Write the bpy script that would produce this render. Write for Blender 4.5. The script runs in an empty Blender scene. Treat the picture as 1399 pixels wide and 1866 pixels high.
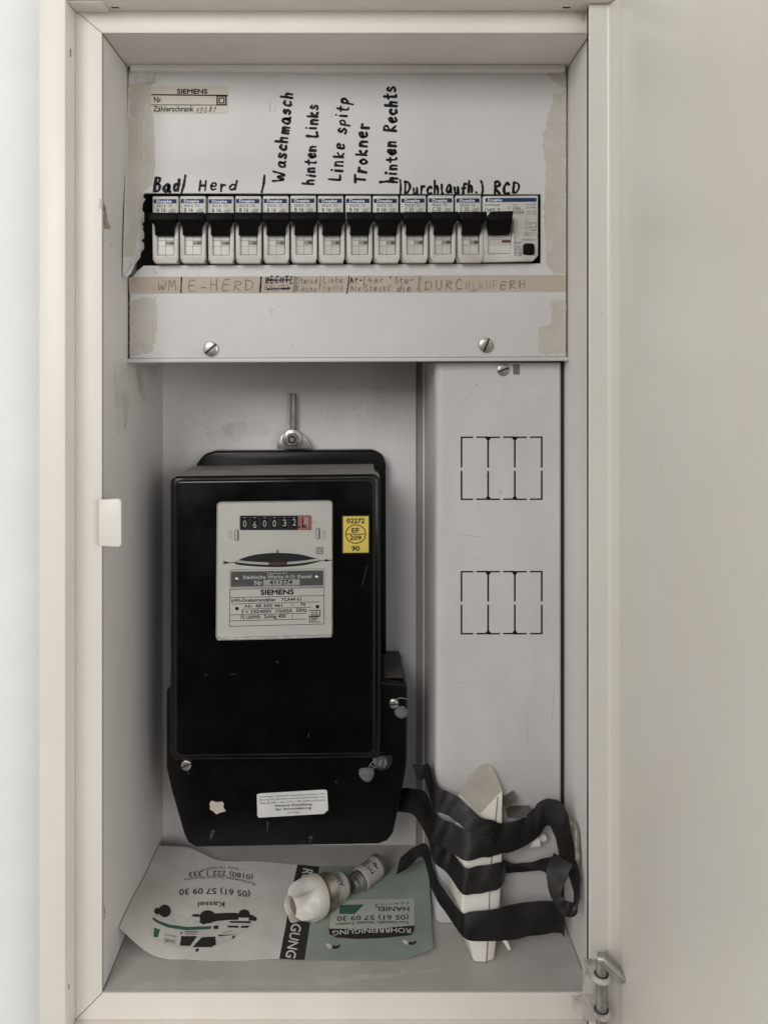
import bpy, bmesh, math, random
from mathutils import Vector, Matrix
from mathutils.bvhtree import BVHTree
random.seed(7)
C = bpy.context.scene
# ---------------------------------------------------------------- camera
F, D, CX, CY = 1350.0, 434.0, 650.0, 680.0      # focal length (photo px), camera distance (mm), vanishing point
S = 0.001                                       # the script works in millimetres
cam = bpy.data.cameras.new('camera'); camo = bpy.data.objects.new('camera', cam); C.collection.objects.link(camo)
camo.location = (0, -D*S, 0); camo.rotation_euler = (math.pi/2, 0, 0)
cam.sensor_fit = 'VERTICAL'; cam.sensor_height = 24; cam.sensor_width = 24
cam.lens = F/1866*24
cam.shift_x = (699.5-CX)/1866; cam.shift_y = -(933-CY)/1866
cam.clip_start = 0.01; cam.clip_end = 50
C.camera = camo
# ---------------------------------------------------------------- light
w = bpy.data.worlds.new('World'); C.world = w; w.use_nodes = True
nt = w.node_tree; bg = nt.nodes['Background']
tc = nt.nodes.new('ShaderNodeTexCoord')          # the room: pale walls in front, dimmer floor, dark clothing of whoever stands at the cabinet
def ramp(vec, stops):
    dp = nt.nodes.new('ShaderNodeVectorMath'); dp.operation = 'DOT_PRODUCT'; dp.inputs[1].default_value = Vector(vec).normalized()
    mp = nt.nodes.new('ShaderNodeMapRange'); mp.inputs[1].default_value = -1; mp.inputs[2].default_value = 1
    cr = nt.nodes.new('ShaderNodeValToRGB'); e = cr.color_ramp.elements
    while len(e) < len(stops): e.new(0.5)
    for el, (p, c) in zip(e, stops): el.position = (p+1)/2; el.color = (*c, 1) if isinstance(c, tuple) else (c, c, c, 1)
    nt.links.new(tc.outputs['Generated'], dp.inputs[0]); nt.links.new(dp.outputs['Value'], mp.inputs[0]); nt.links.new(mp.outputs[0], cr.inputs[0])
    return cr.outputs[0]
def mul(a, b):
    m = nt.nodes.new('ShaderNodeMix'); m.data_type = 'RGBA'; m.blend_type = 'MULTIPLY'; m.inputs[0].default_value = 1
    nt.links.new(a, m.inputs[6]); nt.links.new(b, m.inputs[7]); return m.outputs[2]
lvl = ramp((0, 0, 1), [(-1, (0.78, 0.735, 0.68)), (-0.2, (0.72, 0.69, 0.645)), (0.08, (0.90, 0.89, 0.87)), (0.45, (0.85, 0.85, 0.84)), (0.8, (0.40, 0.40, 0.40))])
lvl = mul(lvl, ramp((-0.10, -0.92, -0.38), [(0.0, 1.0), (0.74, 1.0), (0.90, 0.03), (1.0, 0.02)]))
lvl = mul(lvl, ramp((-1, 0, 0), [(-1, 1.15), (0, 0.95), (0.6, 1.0), (1, 1.15)]))
nt.links.new(lvl, bg.inputs[0]); bg.inputs[1].default_value = 0.90
def area(name, loc, target, size, power, col):
    l = bpy.data.lights.new(name, 'AREA'); l.shape = 'RECTANGLE'; l.size, l.size_y = size; l.energy = power; l.color = col
    o = bpy.data.objects.new(name, l); C.collection.objects.link(o); o.location = loc
    o.rotation_euler = (Vector(target)-Vector(loc)).to_track_quat('-Z', 'Y').to_euler(); return o
area('window_light', (-0.62, -1.42, 0.66), (0.05, 0, 0.05), (0.7, 0.7), 12.5, (1.0, 0.99, 0.975))
area('far_window_light', (1.30, -1.85, 0.10), (-0.10, 0, -0.05), (1.0, 1.0), 13.0, (0.985, 0.99, 1.0))
C.view_settings.view_transform = 'Standard'; C.view_settings.look = 'None'
C.view_settings.exposure = 0.06; C.view_settings.gamma = 1.0; C.view_settings.use_curve_mapping = False
C.render.engine = 'CYCLES'
C.cycles.max_bounces = 10; C.cycles.diffuse_bounces = 6; C.cycles.use_denoising = True; C.cycles.transparent_max_bounces = 12
# ---------------------------------------------------------------- materials
def mat(name, col, rough=0.5, col2=None, scale=18, stretch=(1, 1, 1), bump=0.0, bscale=400, metal=0.0, spec=0.5, coat=0.0,
        specks=None, lo=0.35, hi=0.7, rvar=0.0, detail=5, world=False):
    m = bpy.data.materials.new(name); m.use_nodes = True; t = m.node_tree; b = t.nodes['Principled BSDF']
    b.inputs['Base Color'].default_value = (*col, 1); b.inputs['Roughness'].default_value = rough
    b.inputs['Metallic'].default_value = metal; b.inputs['Specular IOR Level'].default_value = spec
    b.inputs['Coat Weight'].default_value = coat; b.inputs['Coat Roughness'].default_value = 0.1
    tc = t.nodes.new('ShaderNodeNewGeometry' if world else 'ShaderNodeTexCoord'); mpg = t.nodes.new('ShaderNodeMapping'); mpg.inputs['Scale'].default_value = stretch
    src = tc.outputs['Position' if world else 'Object']; t.links.new(src, mpg.inputs[0])
    n = t.nodes.new('ShaderNodeTexNoise'); n.inputs['Scale'].default_value = scale; n.inputs['Detail'].default_value = detail
    n.inputs['Roughness'].default_value = 0.62
    t.links.new(mpg.outputs[0], n.inputs[0])
    last = None
    if col2:
        r = t.nodes.new('ShaderNodeMapRange'); r.inputs[1].default_value = lo; r.inputs[2].default_value = hi
        mx = t.nodes.new('ShaderNodeMix'); mx.data_type = 'RGBA'
        mx.inputs[6].default_value = (*col, 1); mx.inputs[7].default_value = (*col2, 1)
        t.links.new(n.outputs[0], r.inputs[0]); t.links.new(r.outputs[0], mx.inputs[0]); last = mx.outputs[2]
    if specks:
        n2 = t.nodes.new('ShaderNodeTexNoise'); n2.inputs['Scale'].default_value = specks[1]; n2.inputs['Detail'].default_value = 3
        t.links.new(src, n2.inputs[0])
        r2 = t.nodes.new('ShaderNodeMapRange'); r2.inputs[1].default_value = specks[2]; r2.inputs[2].default_value = specks[2]+0.05
        r2.inputs[4].default_value = specks[3]
        t.links.new(n2.outputs[0], r2.inputs[0])
        mx2 = t.nodes.new('ShaderNodeMix'); mx2.data_type = 'RGBA'; mx2.inputs[7].default_value = (*specks[0], 1)
        if last: t.links.new(last, mx2.inputs[6])
        else: mx2.inputs[6].default_value = (*col, 1)
        t.links.new(r2.outputs[0], mx2.inputs[0]); last = mx2.outputs[2]
    if last: t.links.new(last, b.inputs['Base Color'])
    if rvar:
        r3 = t.nodes.new('ShaderNodeMapRange'); r3.inputs[1].default_value = 0.3; r3.inputs[2].default_value = 0.7
        r3.inputs[3].default_value = rough-rvar; r3.inputs[4].default_value = rough+rvar
        t.links.new(n.outputs[0], r3.inputs[0]); t.links.new(r3.outputs[0], b.inputs['Roughness'])
    if bump:
        n3 = t.nodes.new('ShaderNodeTexNoise'); n3.inputs['Scale'].default_value = bscale; n3.inputs['Detail'].default_value = 2
        t.links.new(src, n3.inputs[0])
        bp = t.nodes.new('ShaderNodeBump'); bp.inputs['Strength'].default_value = bump; bp.inputs['Distance'].default_value = 0.0005
        t.links.new(n3.outputs[0], bp.inputs['Height']); t.links.new(bp.outputs[0], b.inputs['Normal'])
    return m
def flaky(name, col, col2, scale, lo, hi, rough=0.7, amax=1.0):          # patchy film: leftover glue, chipped paint
    m = mat(name, col, rough, col2, scale*0.6, lo=0.4, hi=0.65)
    t = m.node_tree; b = t.nodes['Principled BSDF']
    tc = t.nodes.new('ShaderNodeTexCoord'); n = t.nodes.new('ShaderNodeTexNoise'); n.inputs['Scale'].default_value = scale; n.inputs['Detail'].default_value = 7
    n.inputs['Roughness'].default_value = 0.65
    t.links.new(tc.outputs['Object'], n.inputs[0])
    r = t.nodes.new('ShaderNodeMapRange'); r.inputs[1].default_value = lo; r.inputs[2].default_value = hi; r.inputs[4].default_value = amax
    t.links.new(n.outputs[0], r.inputs[0]); t.links.new(r.outputs[0], b.inputs['Alpha']); return m
M = {}
M['wall'] = mat('wall_paint', (0.77, 0.77, 0.755), 0.8, (0.73, 0.73, 0.715), 25, bump=0.25, bscale=260)
M['cream'] = mat('cream_enamel', (0.74, 0.70, 0.64), 0.42, (0.68, 0.635, 0.575), 14, (1, 1, 0.35), bump=0.08, bscale=500, specks=((0.35, 0.28, 0.22), 160, 0.75, 0.4), rvar=0.06)
M['inner'] = mat('inner_enamel', (0.72, 0.695, 0.665), 0.46, (0.62, 0.595, 0.57), 12, (1, 1, 0.4), bump=0.05, bscale=500, spec=0.3, specks=((0.3, 0.26, 0.22), 190, 0.77, 0.4), rvar=0.08)
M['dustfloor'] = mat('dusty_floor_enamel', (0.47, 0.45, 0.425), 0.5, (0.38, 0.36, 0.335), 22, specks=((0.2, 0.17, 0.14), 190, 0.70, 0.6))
M['back'] = mat('back_enamel', (0.82, 0.80, 0.785), 0.45, (0.68, 0.655, 0.635), 11, (1, 1, 0.5), bump=0.05, specks=((0.2, 0.18, 0.16), 210, 0.745, 0.7))
M['panel'] = mat('cover_enamel', (0.575, 0.565, 0.555), 0.45, (0.52, 0.505, 0.49), 12, bump=0.06, bscale=500, specks=((0.42, 0.37, 0.32), 150, 0.72, 0.5))
M['column'] = mat('column_enamel', (0.585, 0.57, 0.555), 0.36, (0.47, 0.455, 0.44), 13, (1, 1, 0.4), bump=0.05, bscale=450, specks=((0.3, 0.27, 0.24), 170, 0.73, 0.45), rvar=0.07)
M['door'] = mat('door_enamel', (0.64, 0.618, 0.565), 0.27, (0.605, 0.572, 0.525), 9, (1, 1, .5), bump=0.5, bscale=7, rvar=0.09, specks=((0.40, 0.36, 0.31), 120, 0.76, 0.35))
M['flange'] = mat('door_edge_enamel', (0.62, 0.575, 0.52), 0.4, (0.58, 0.545, 0.50), 9, (1, 1, 0.3), bump=0.05)
M['raw'] = mat('chipped_edge', (0.62, 0.58, 0.52), 0.8, (0.35, 0.31, 0.27), 220, bump=0.5, bscale=700)
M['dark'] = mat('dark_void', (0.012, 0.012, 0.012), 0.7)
M['brown'] = mat('dark_gap', (0.15, 0.135, 0.12), 0.6)
M['rear'] = mat('rear_sheet_paint', (0.33, 0.30, 0.27), 0.6)
M['glue'] = flaky('tape_residue', (0.63, 0.58, 0.49), (0.56, 0.505, 0.415), 60, 0.22, 0.55, amax=0.6)
M['smudge'] = flaky('grey_smudge', (0.40, 0.36, 0.32), (0.5, 0.46, 0.42), 90, 0.38, 0.66, amax=0.6)
M['softstain'] = flaky('soft_stain', (0.42, 0.36, 0.30), (0.5, 0.45, 0.39), 45, 0.36, 0.80, amax=0.45)
M['chip'] = flaky('paint_chip', (0.25, 0.19, 0.15), (0.42, 0.36, 0.31), 420, 0.36, 0.46)
M['pale'] = flaky('pale_smear', (0.92, 0.90, 0.87), (0.84, 0.82, 0.80), 50, 0.36, 0.74, amax=0.4)
M['tape'] = mat('paper_tape', (0.455, 0.39, 0.32), 0.7, (0.385, 0.32, 0.255), 40, (0.35, 1, 1), specks=((0.3, 0.22, 0.16), 120, 0.68, 0.7))
M['ink'] = mat('marker_ink', (0.006, 0.006, 0.007), 0.45, spec=0.12)
M['pencil'] = mat('pencil_lead', (0.11, 0.10, 0.095), 0.5, (0.22, 0.19, 0.165), 500)
M['faint'] = mat('faded_pencil', (0.24, 0.21, 0.18), 0.6, (0.32, 0.275, 0.23), 300)
M['blueink'] = mat('blue_black_ink', (0.012, 0.014, 0.03), 0.5, spec=0.12)
M['print'] = mat('black_print', (0.015, 0.014, 0.014), 0.5, spec=0.12)
M['greyprint'] = mat('grey_print', (0.15, 0.145, 0.145), 0.5, spec=.15)
M['sticker'] = mat('aged_label', (0.54, 0.49, 0.42), 0.45, (0.46, 0.415, 0.35), 60)
M['bwhite'] = mat('breaker_plastic', (0.54, 0.525, 0.495), 0.38, (0.44, 0.415, 0.37), 45, bump=0.04, bscale=900, specks=((0.30, 0.25, 0.19), 170, 0.66, 0.5), lo=0.42, hi=0.72, world=True)
M['bwin'] = mat('breaker_window', (0.55, 0.54, 0.515), 0.22, (0.50, 0.485, 0.46), 90)
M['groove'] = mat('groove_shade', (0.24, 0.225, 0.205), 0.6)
M['blue'] = mat('blue_band', (0.010, 0.026, 0.115), 0.4, spec=0.12)
M['teal'] = mat('navy_band', (0.012, 0.045, 0.11), 0.4, spec=0.12)
M['pwhite'] = mat('white_print', (0.62, 0.64, 0.68), 0.5)
M['lever'] = mat('lever_plastic', (0.004, 0.0038, 0.0036), 0.45, (0.007, 0.0065, 0.006), 120, bump=0.1, bscale=900, spec=0.06, world=True)
M['red'] = mat('indicator_red', (0.10, 0.045, 0.04), 0.4)
M['bake'] = mat('black_bakelite', (0.0018, 0.0018, 0.0018), 0.2, (0.0035, 0.0034, 0.0033), 30, rvar=0.06, spec=0.42, bump=0.02, bscale=120)
M['bake2'] = mat('dull_bakelite', (0.0025, 0.0025, 0.0024), 0.25, (0.006, 0.0055, 0.005), 60, spec=0.25, bump=0.05, bscale=300)
M['dusty'] = mat('dusty_top', (0.30, 0.285, 0.265), 0.7, (0.22, 0.205, 0.19), 40)
M['dimdust'] = mat('thin_dust', (0.085, 0.075, 0.065), 0.7, (0.05, 0.045, 0.04), 60)
M['scuff'] = flaky('grey_scuff', (0.10, 0.095, 0.09), (0.2, 0.19, 0.18), 200, 0.42, 0.68, amax=0.7)
M['dial'] = mat('dial_plate', (0.68, 0.655, 0.615), 0.45, (0.63, 0.61, 0.57), 40)
M['dialedge'] = mat('dial_rim', (0.36, 0.35, 0.33), 0.4, (0.22, 0.21, 0.2), 300)
M['plate'] = mat('grey_nameplate', (0.10, 0.10, 0.105), 0.4, (0.12, 0.12, 0.12), 120)
M['plight'] = mat('light_print', (0.60, 0.60, 0.585), 0.5)
M['ppale'] = mat('pale_field', (0.45, 0.445, 0.43), 0.5)
M['reg'] = mat('register_black', (0.035, 0.036, 0.036), 0.5, spec=0.12)
M['regred'] = mat('register_red', (0.42, 0.17, 0.15), 0.5)
M['redmark'] = mat('disc_red', (0.12, 0.05, 0.05), 0.5)
M['discw'] = mat('disc_edge', (0.62, 0.61, 0.58), 0.3, (0.45, 0.44, 0.42), 900)
M['yellow'] = mat('yellow_label', (0.62, 0.47, 0.09), 0.5, (0.56, 0.42, 0.08), 60)
M['steel'] = mat('dull_steel', (0.42, 0.41, 0.39), 0.38, (0.27, 0.25, 0.23), 220, metal=0.85, bump=0.1, bscale=500)
M['screw'] = mat('screw_steel', (0.55, 0.53, 0.50), 0.32, (0.36, 0.34, 0.31), 260, metal=0.8)
M['foil'] = mat('foil_label', (0.86, 0.85, 0.82), 0.33, (0.70, 0.69, 0.67), 40, (1, 1, .4), metal=0.2, bump=0.3, bscale=60)
M['lead'] = mat('lead_seal', (0.13, 0.125, 0.12), 0.6, (0.07, 0.065, 0.06), 400, bump=0.4, bscale=700)
M['paper'] = mat('leaflet_paper', (0.70, 0.67, 0.63), 0.5, (0.61, 0.58, 0.54), 30, bump=0.35, bscale=90)
M['green'] = mat('leaflet_green', (0.28, 0.32, 0.278), 0.5, (0.245, 0.283, 0.245), 30, bump=0.35, bscale=90)
M['dkgreen'] = mat('leaflet_dark_green', (0.04, 0.12, 0.085), 0.55)
M['ltgreen'] = mat('leaflet_pale_field', (0.43, 0.44, 0.40), 0.6)
M['vangrey'] = mat('leaflet_van_grey', (0.54, 0.52, 0.49), 0.6, (0.63, 0.60, 0.56), 120)
M['inkbrown'] = mat('leaflet_black', (0.035, 0.033, 0.031), 0.55, spec=0.12)
M['porcelain'] = mat('porcelain', (0.64, 0.605, 0.55), 0.26, (0.55, 0.515, 0.46), 90, coat=0.15)
M['fuseware'] = mat('aged_ceramic', (0.44, 0.42, 0.39), 0.3, (0.36, 0.34, 0.31), 90)
M['hollow'] = mat('cap_window', (0.16, 0.14, 0.115), 0.25)
M['brass'] = mat('old_brass', (0.33, 0.29, 0.22), 0.36, (0.18, 0.16, 0.13), 300, metal=0.8)
M['ivory'] = mat('ivory_plastic', (0.78, 0.745, 0.68), 0.35, (0.70, 0.66, 0.59), 45, bump=0.05, bscale=500, specks=((0.3, 0.25, 0.2), 200, 0.70, 0.5))
M['ivorydust'] = mat('dusty_ivory', (0.40, 0.36, 0.31), 0.65, (0.33, 0.29, 0.25), 60)
M['strap'] = mat('black_strap', (0.003, 0.0028, 0.0026), 0.42, (0.03, 0.027, 0.024), 22, bump=0.5, bscale=1300, spec=0.4, lo=0.42, hi=0.72)
M['rust'] = mat('rusty_wire', (0.18, 0.14, 0.11), 0.5, (0.34, 0.30, 0.26), 300, metal=0.4)
M['hinge'] = mat('painted_hinge', (0.50, 0.475, 0.43), 0.45, (0.24, 0.215, 0.185), 130, lo=0.48, hi=0.68, bump=0.2, bscale=500)
M['pin'] = mat('worn_pin', (0.24, 0.225, 0.205), 0.42, (0.40, 0.38, 0.35), 150, metal=0.55)
def glass_mat():
    m = bpy.data.materials.new('window_pane'); m.use_nodes = True; t = m.node_tree; t.nodes.clear()
    o = t.nodes.new('ShaderNodeOutputMaterial'); mx = t.nodes.new('ShaderNodeMixShader'); tr = t.nodes.new('ShaderNodeBsdfTransparent')
    tr.inputs[0].default_value = (0.985, 0.985, 0.98, 1)
    g = t.nodes.new('ShaderNodeBsdfGlossy'); g.inputs['Roughness'].default_value = 0.06
    f = t.nodes.new('ShaderNodeFresnel'); f.inputs[0].default_value = 1.45
    t.links.new(f.outputs[0], mx.inputs[0]); t.links.new(tr.outputs[0], mx.inputs[1]); t.links.new(g.outputs[0], mx.inputs[2]); t.links.new(mx.outputs[0], o.inputs[0])
    return m
M['glass'] = glass_mat()
# ---------------------------------------------------------------- helpers
def P(px, py, y):                               # photo point -> millimetres on the plane at depth y
    s = F/(D+y); return Vector(((px-CX)/s, y, (CY-py)/s))
def pl(y): return lambda px, py: P(px, py, y)
ORG = {}
def root(name, label, cat, org, group=None):
    o = bpy.data.objects.new(name, None); C.collection.objects.link(o); o.location = Vector(org)*S
    o.empty_display_size = 0.02
    o['label'] = label; o['category'] = cat
    if group: o['group'] = group
    ORG[o.name] = Vector(org); return o
def obj(name, bm, m, parent=None, smooth=35, org=None, label=None):
    me = bpy.data.meshes.new(name)
    o = bpy.data.objects.new(name, me); C.collection.objects.link(o)
    if parent is not None: org = ORG[parent.name]; o.parent = parent
    if org is None: org = Vector((0, 0, 0))
    ORG[o.name] = org
    for v in bm.verts: v.co = (v.co-org)*S
    bm.normal_update(); bm.to_mesh(me); bm.free()
    if parent is None: o.location = Vector(org)*S
    me.materials.append(m if not isinstance(m, str) else M[m])
    if smooth: me.shade_smooth(); me.set_sharp_from_angle(angle=math.radians(smooth))
    if label: o['label'] = label
    return o
def B(): return bmesh.new()
def bevel_all(bm, geom_faces, r, seg=2, ang=25):
    es = set()
    for f in geom_faces:
        for e in f.edges:
            if len(e.link_faces) == 2 and e.calc_face_angle(0) > math.radians(ang): es.add(e)
    if es and r > 0: bmesh.ops.bevel(bm, geom=list(es), offset=r, segments=seg, profile=0.5, affect='EDGES', clamp_overlap=True)
def box(bm, x0, x1, y0, y1, z0, z1, r=0, seg=2):
    vs = [bm.verts.new((x, y, z)) for x in (x0, x1) for y in (y0, y1) for z in (z0, z1)]
    idx = [(0, 1, 3, 2), (4, 6, 7, 5), (0, 4, 5, 1), (2, 3, 7, 6), (0, 2, 6, 4), (1, 5, 7, 3)]
    fs = [bm.faces.new([vs[i] for i in q]) for q in idx]
    bmesh.ops.recalc_face_normals(bm, faces=fs)
    if r: bevel_all(bm, fs, r, seg)
    return bm
def prism(bm, pts, y0, y1, r=0, seg=2, px=True, front_only=False):
    """outline (photo px at depth y0, or mm x,z) pushed from y0 (front) back to y1"""
    q = [P(a, b, y0) for a, b in pts] if px else [Vector((a, y0, b)) for a, b in pts]
    f0 = [bm.verts.new(v) for v in q]; f1 = [bm.verts.new((v.x, y1, v.z)) for v in q]
    fs = [bm.faces.new(f0), bm.faces.new(f1[::-1])]
    n = len(q)
    for i in range(n): fs.append(bm.faces.new([f0[i], f1[i], f1[(i+1) % n], f0[(i+1) % n]]))
    bmesh.ops.recalc_face_normals(bm, faces=fs)
    if r:
        if front_only: bmesh.ops.bevel(bm, geom=list(fs[0].edges), offset=r, segments=seg, profile=0.5, affect='EDGES', clamp_overlap=True)
        else: bevel_all(bm, fs, r, seg)
    return bm
def rrect(x0, y0, x1, y1, r, n=4):
    out = []
    for cx, cy, a0 in ((x1-r, y0+r, -90), (x1-r, y1-r, 0), (x0+r, y1-r, 90), (x0+r, y0+r, 180)):
        for k in range(n+1):
            a = math.radians(a0+90*k/n); out.append((cx+r*math.cos(a), cy+r*math.sin(a)))
    return out
def sheet(bm, pts, surf, sub=0):                # flat decal polygon in photo px laid on a surface
    vs = [bm.verts.new(surf(a, b)) for a, b in pts]
    f = bm.faces.new(vs); return bm
def line(bm, a, b, wd, surf):
    d = (Vector(b)-Vector(a)); n = Vector((-d.y, d.x)).normalized()*wd/2; a = Vector(a); b = Vector(b)
    return sheet(bm, [tuple(a+n), tuple(b+n), tuple(b-n), tuple(a-n)], surf)
def disc(bm, c, rx, ry, surf, n=20, ring=0):
    if ring:
        o = [bm.verts.new(surf(c[0]+rx*math.cos(2*math.pi*k/n), c[1]+ry*math.sin(2*math.pi*k/n))) for k in range(n)]
        i = [bm.verts.new(surf(c[0]+(rx-ring)*math.cos(2*math.pi*k/n), c[1]+(ry-ring)*math.sin(2*math.pi*k/n))) for k in range(n)]
        for k in range(n): bm.faces.new([o[k], o[(k+1) % n], i[(k+1) % n], i[k]])
        return bm
    return sheet(bm, [(c[0]+rx*math.cos(2*math.pi*k/n), c[1]+ry*math.sin(2*math.pi*k/n)) for k in range(n)], surf)
def cr_pts(pts, n=6, closed=False):             # Catmull-Rom through points of any dimension
    out = []; m = len(pts)
    for i in range(m-1):
        p0 = pts[max(i-1, 0)]; p1 = pts[i]; p2 = pts[i+1]; p3 = pts[min(i+2, m-1)]
        for k in range(n):
            t = k/n
            out.append(tuple(0.5*((2*b)+(-a+c)*t+(2*a-5*b+4*c-d)*t*t+(-a+3*b-3*c+d)*t**3) for a, b, c, d in zip(p0, p1, p2, p3)))
    out.append(tuple(pts[-1])); return out
def tube(bm, pts, r, n=10, cap=True):
    rr = r if isinstance(r, (list, tuple)) else [r]*len(pts); pts = [Vector(p) for p in pts]; rings = []
    up = None
    for i, p in enumerate(pts):
        d = (pts[min(i+1, len(pts)-1)]-pts[max(i-1, 0)]).normalized()
        if up is None: up = d.orthogonal().normalized()
        up = (up-d*up.dot(d)).normalized(); v = d.cross(up)
        rings.append([bm.verts.new(p+(up*math.cos(2*math.pi*k/n)+v*math.sin(2*math.pi*k/n))*rr[i]) for k in range(n)])
    fs = []
    for a, b in zip(rings, rings[1:]):
        for k in range(n): fs.append(bm.faces.new([a[k], a[(k+1) % n], b[(k+1) % n], b[k]]))
    if cap: fs.append(bm.faces.new(rings[0])); fs.append(bm.faces.new(rings[-1]))
    bmesh.ops.recalc_face_normals(bm, faces=fs); return bm
def lathe(bm, a, b, prof, n=28, rfun=None, c0=True, c1=True):     # profile (t along a->b in mm, radius)
    a = Vector(a); d = (Vector(b)-a).normalized(); u = d.cross(Vector((0, 0, 1)))
    u = u.normalized() if u.length > 1e-4 else Vector((1, 0, 0)); v = u.cross(d)
    rings = []
    for t, r in prof:
        ring = []
        for k in range(n):
            an = 2*math.pi*k/n; rr = r*(rfun(t, an) if rfun else 1)
            ring.append(bm.verts.new(a+d*t+(u*math.cos(an)+v*math.sin(an))*rr))
        rings.append(ring)
    fs = []
    for p, q in zip(rings, rings[1:]):
        for k in range(n): fs.append(bm.faces.new([p[k], p[(k+1) % n], q[(k+1) % n], q[k]]))
    if c0: fs.append(bm.faces.new(rings[0]))
    if c1: fs.append(bm.faces.new(rings[-1]))
    bmesh.ops.recalc_face_normals(bm, faces=fs); return bm
# printed lettering (built-in font), fitted between two baseline points in photo px
_tc = {}
def glyphs(s, off):
    k = (s, off)
    if k not in _tc:
        cu = bpy.data.curves.new('t', 'FONT'); cu.body = s; cu.size = 1; cu.offset = off; cu.resolution_u = 3
        o = bpy.data.objects.new('t', cu); C.collection.objects.link(o)
        dg = bpy.context.evaluated_depsgraph_get(); me = bpy.data.meshes.new_from_object(o.evaluated_get(dg))
        _tc[k] = ([tuple(v.co) for v in me.vertices], [tuple(p.vertices) for p in me.polygons])
        bpy.data.objects.remove(o); bpy.data.curves.remove(cu); bpy.data.meshes.remove(me)
    return _tc[k]
CAP = max(v[1] for v in glyphs('H', 0.0)[0])
def text(bm, s, p0, p1, cap, surf, off=0.0, arc=0.0, bold=None):
    if off and bold is None: bold = off*cap*0.9
    if bold:                                    # heavier weight: the same letters printed a hair apart
        p0 = Vector(p0); p1 = Vector(p1); d = (p1-p0).normalized()*bold; e = Vector((d.y, -d.x))
        for k, v in enumerate((d, -d, e, -e)):
            def sf(x, y, k=k):
                q = surf(x, y); q.y -= .004*k; return q
            text(bm, s, p0+v, p1+v, cap, sf, 0.0, arc, 0)
        return bm
    vs, fs = glyphs(s, 0.0)
    if not vs: return bm
    x0 = min(v[0] for v in vs); x1 = max(v[0] for v in vs)
    p0 = Vector(p0); p1 = Vector(p1); d = p1-p0; L = d.length; d.normalize(); n = Vector((d.y, -d.x))   # photo y runs down
    nv = []
    for v in vs:
        t = (v[0]-x0)/(x1-x0)
        q = p0+d*(t*L)+n*(v[1]/CAP*cap + arc*4*t*(1-t)); nv.append(bm.verts.new(surf(q.x, q.y)))
    for f in fs:
        try: bm.faces.new([nv[i] for i in f])
        except ValueError: pass
    return bm
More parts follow.
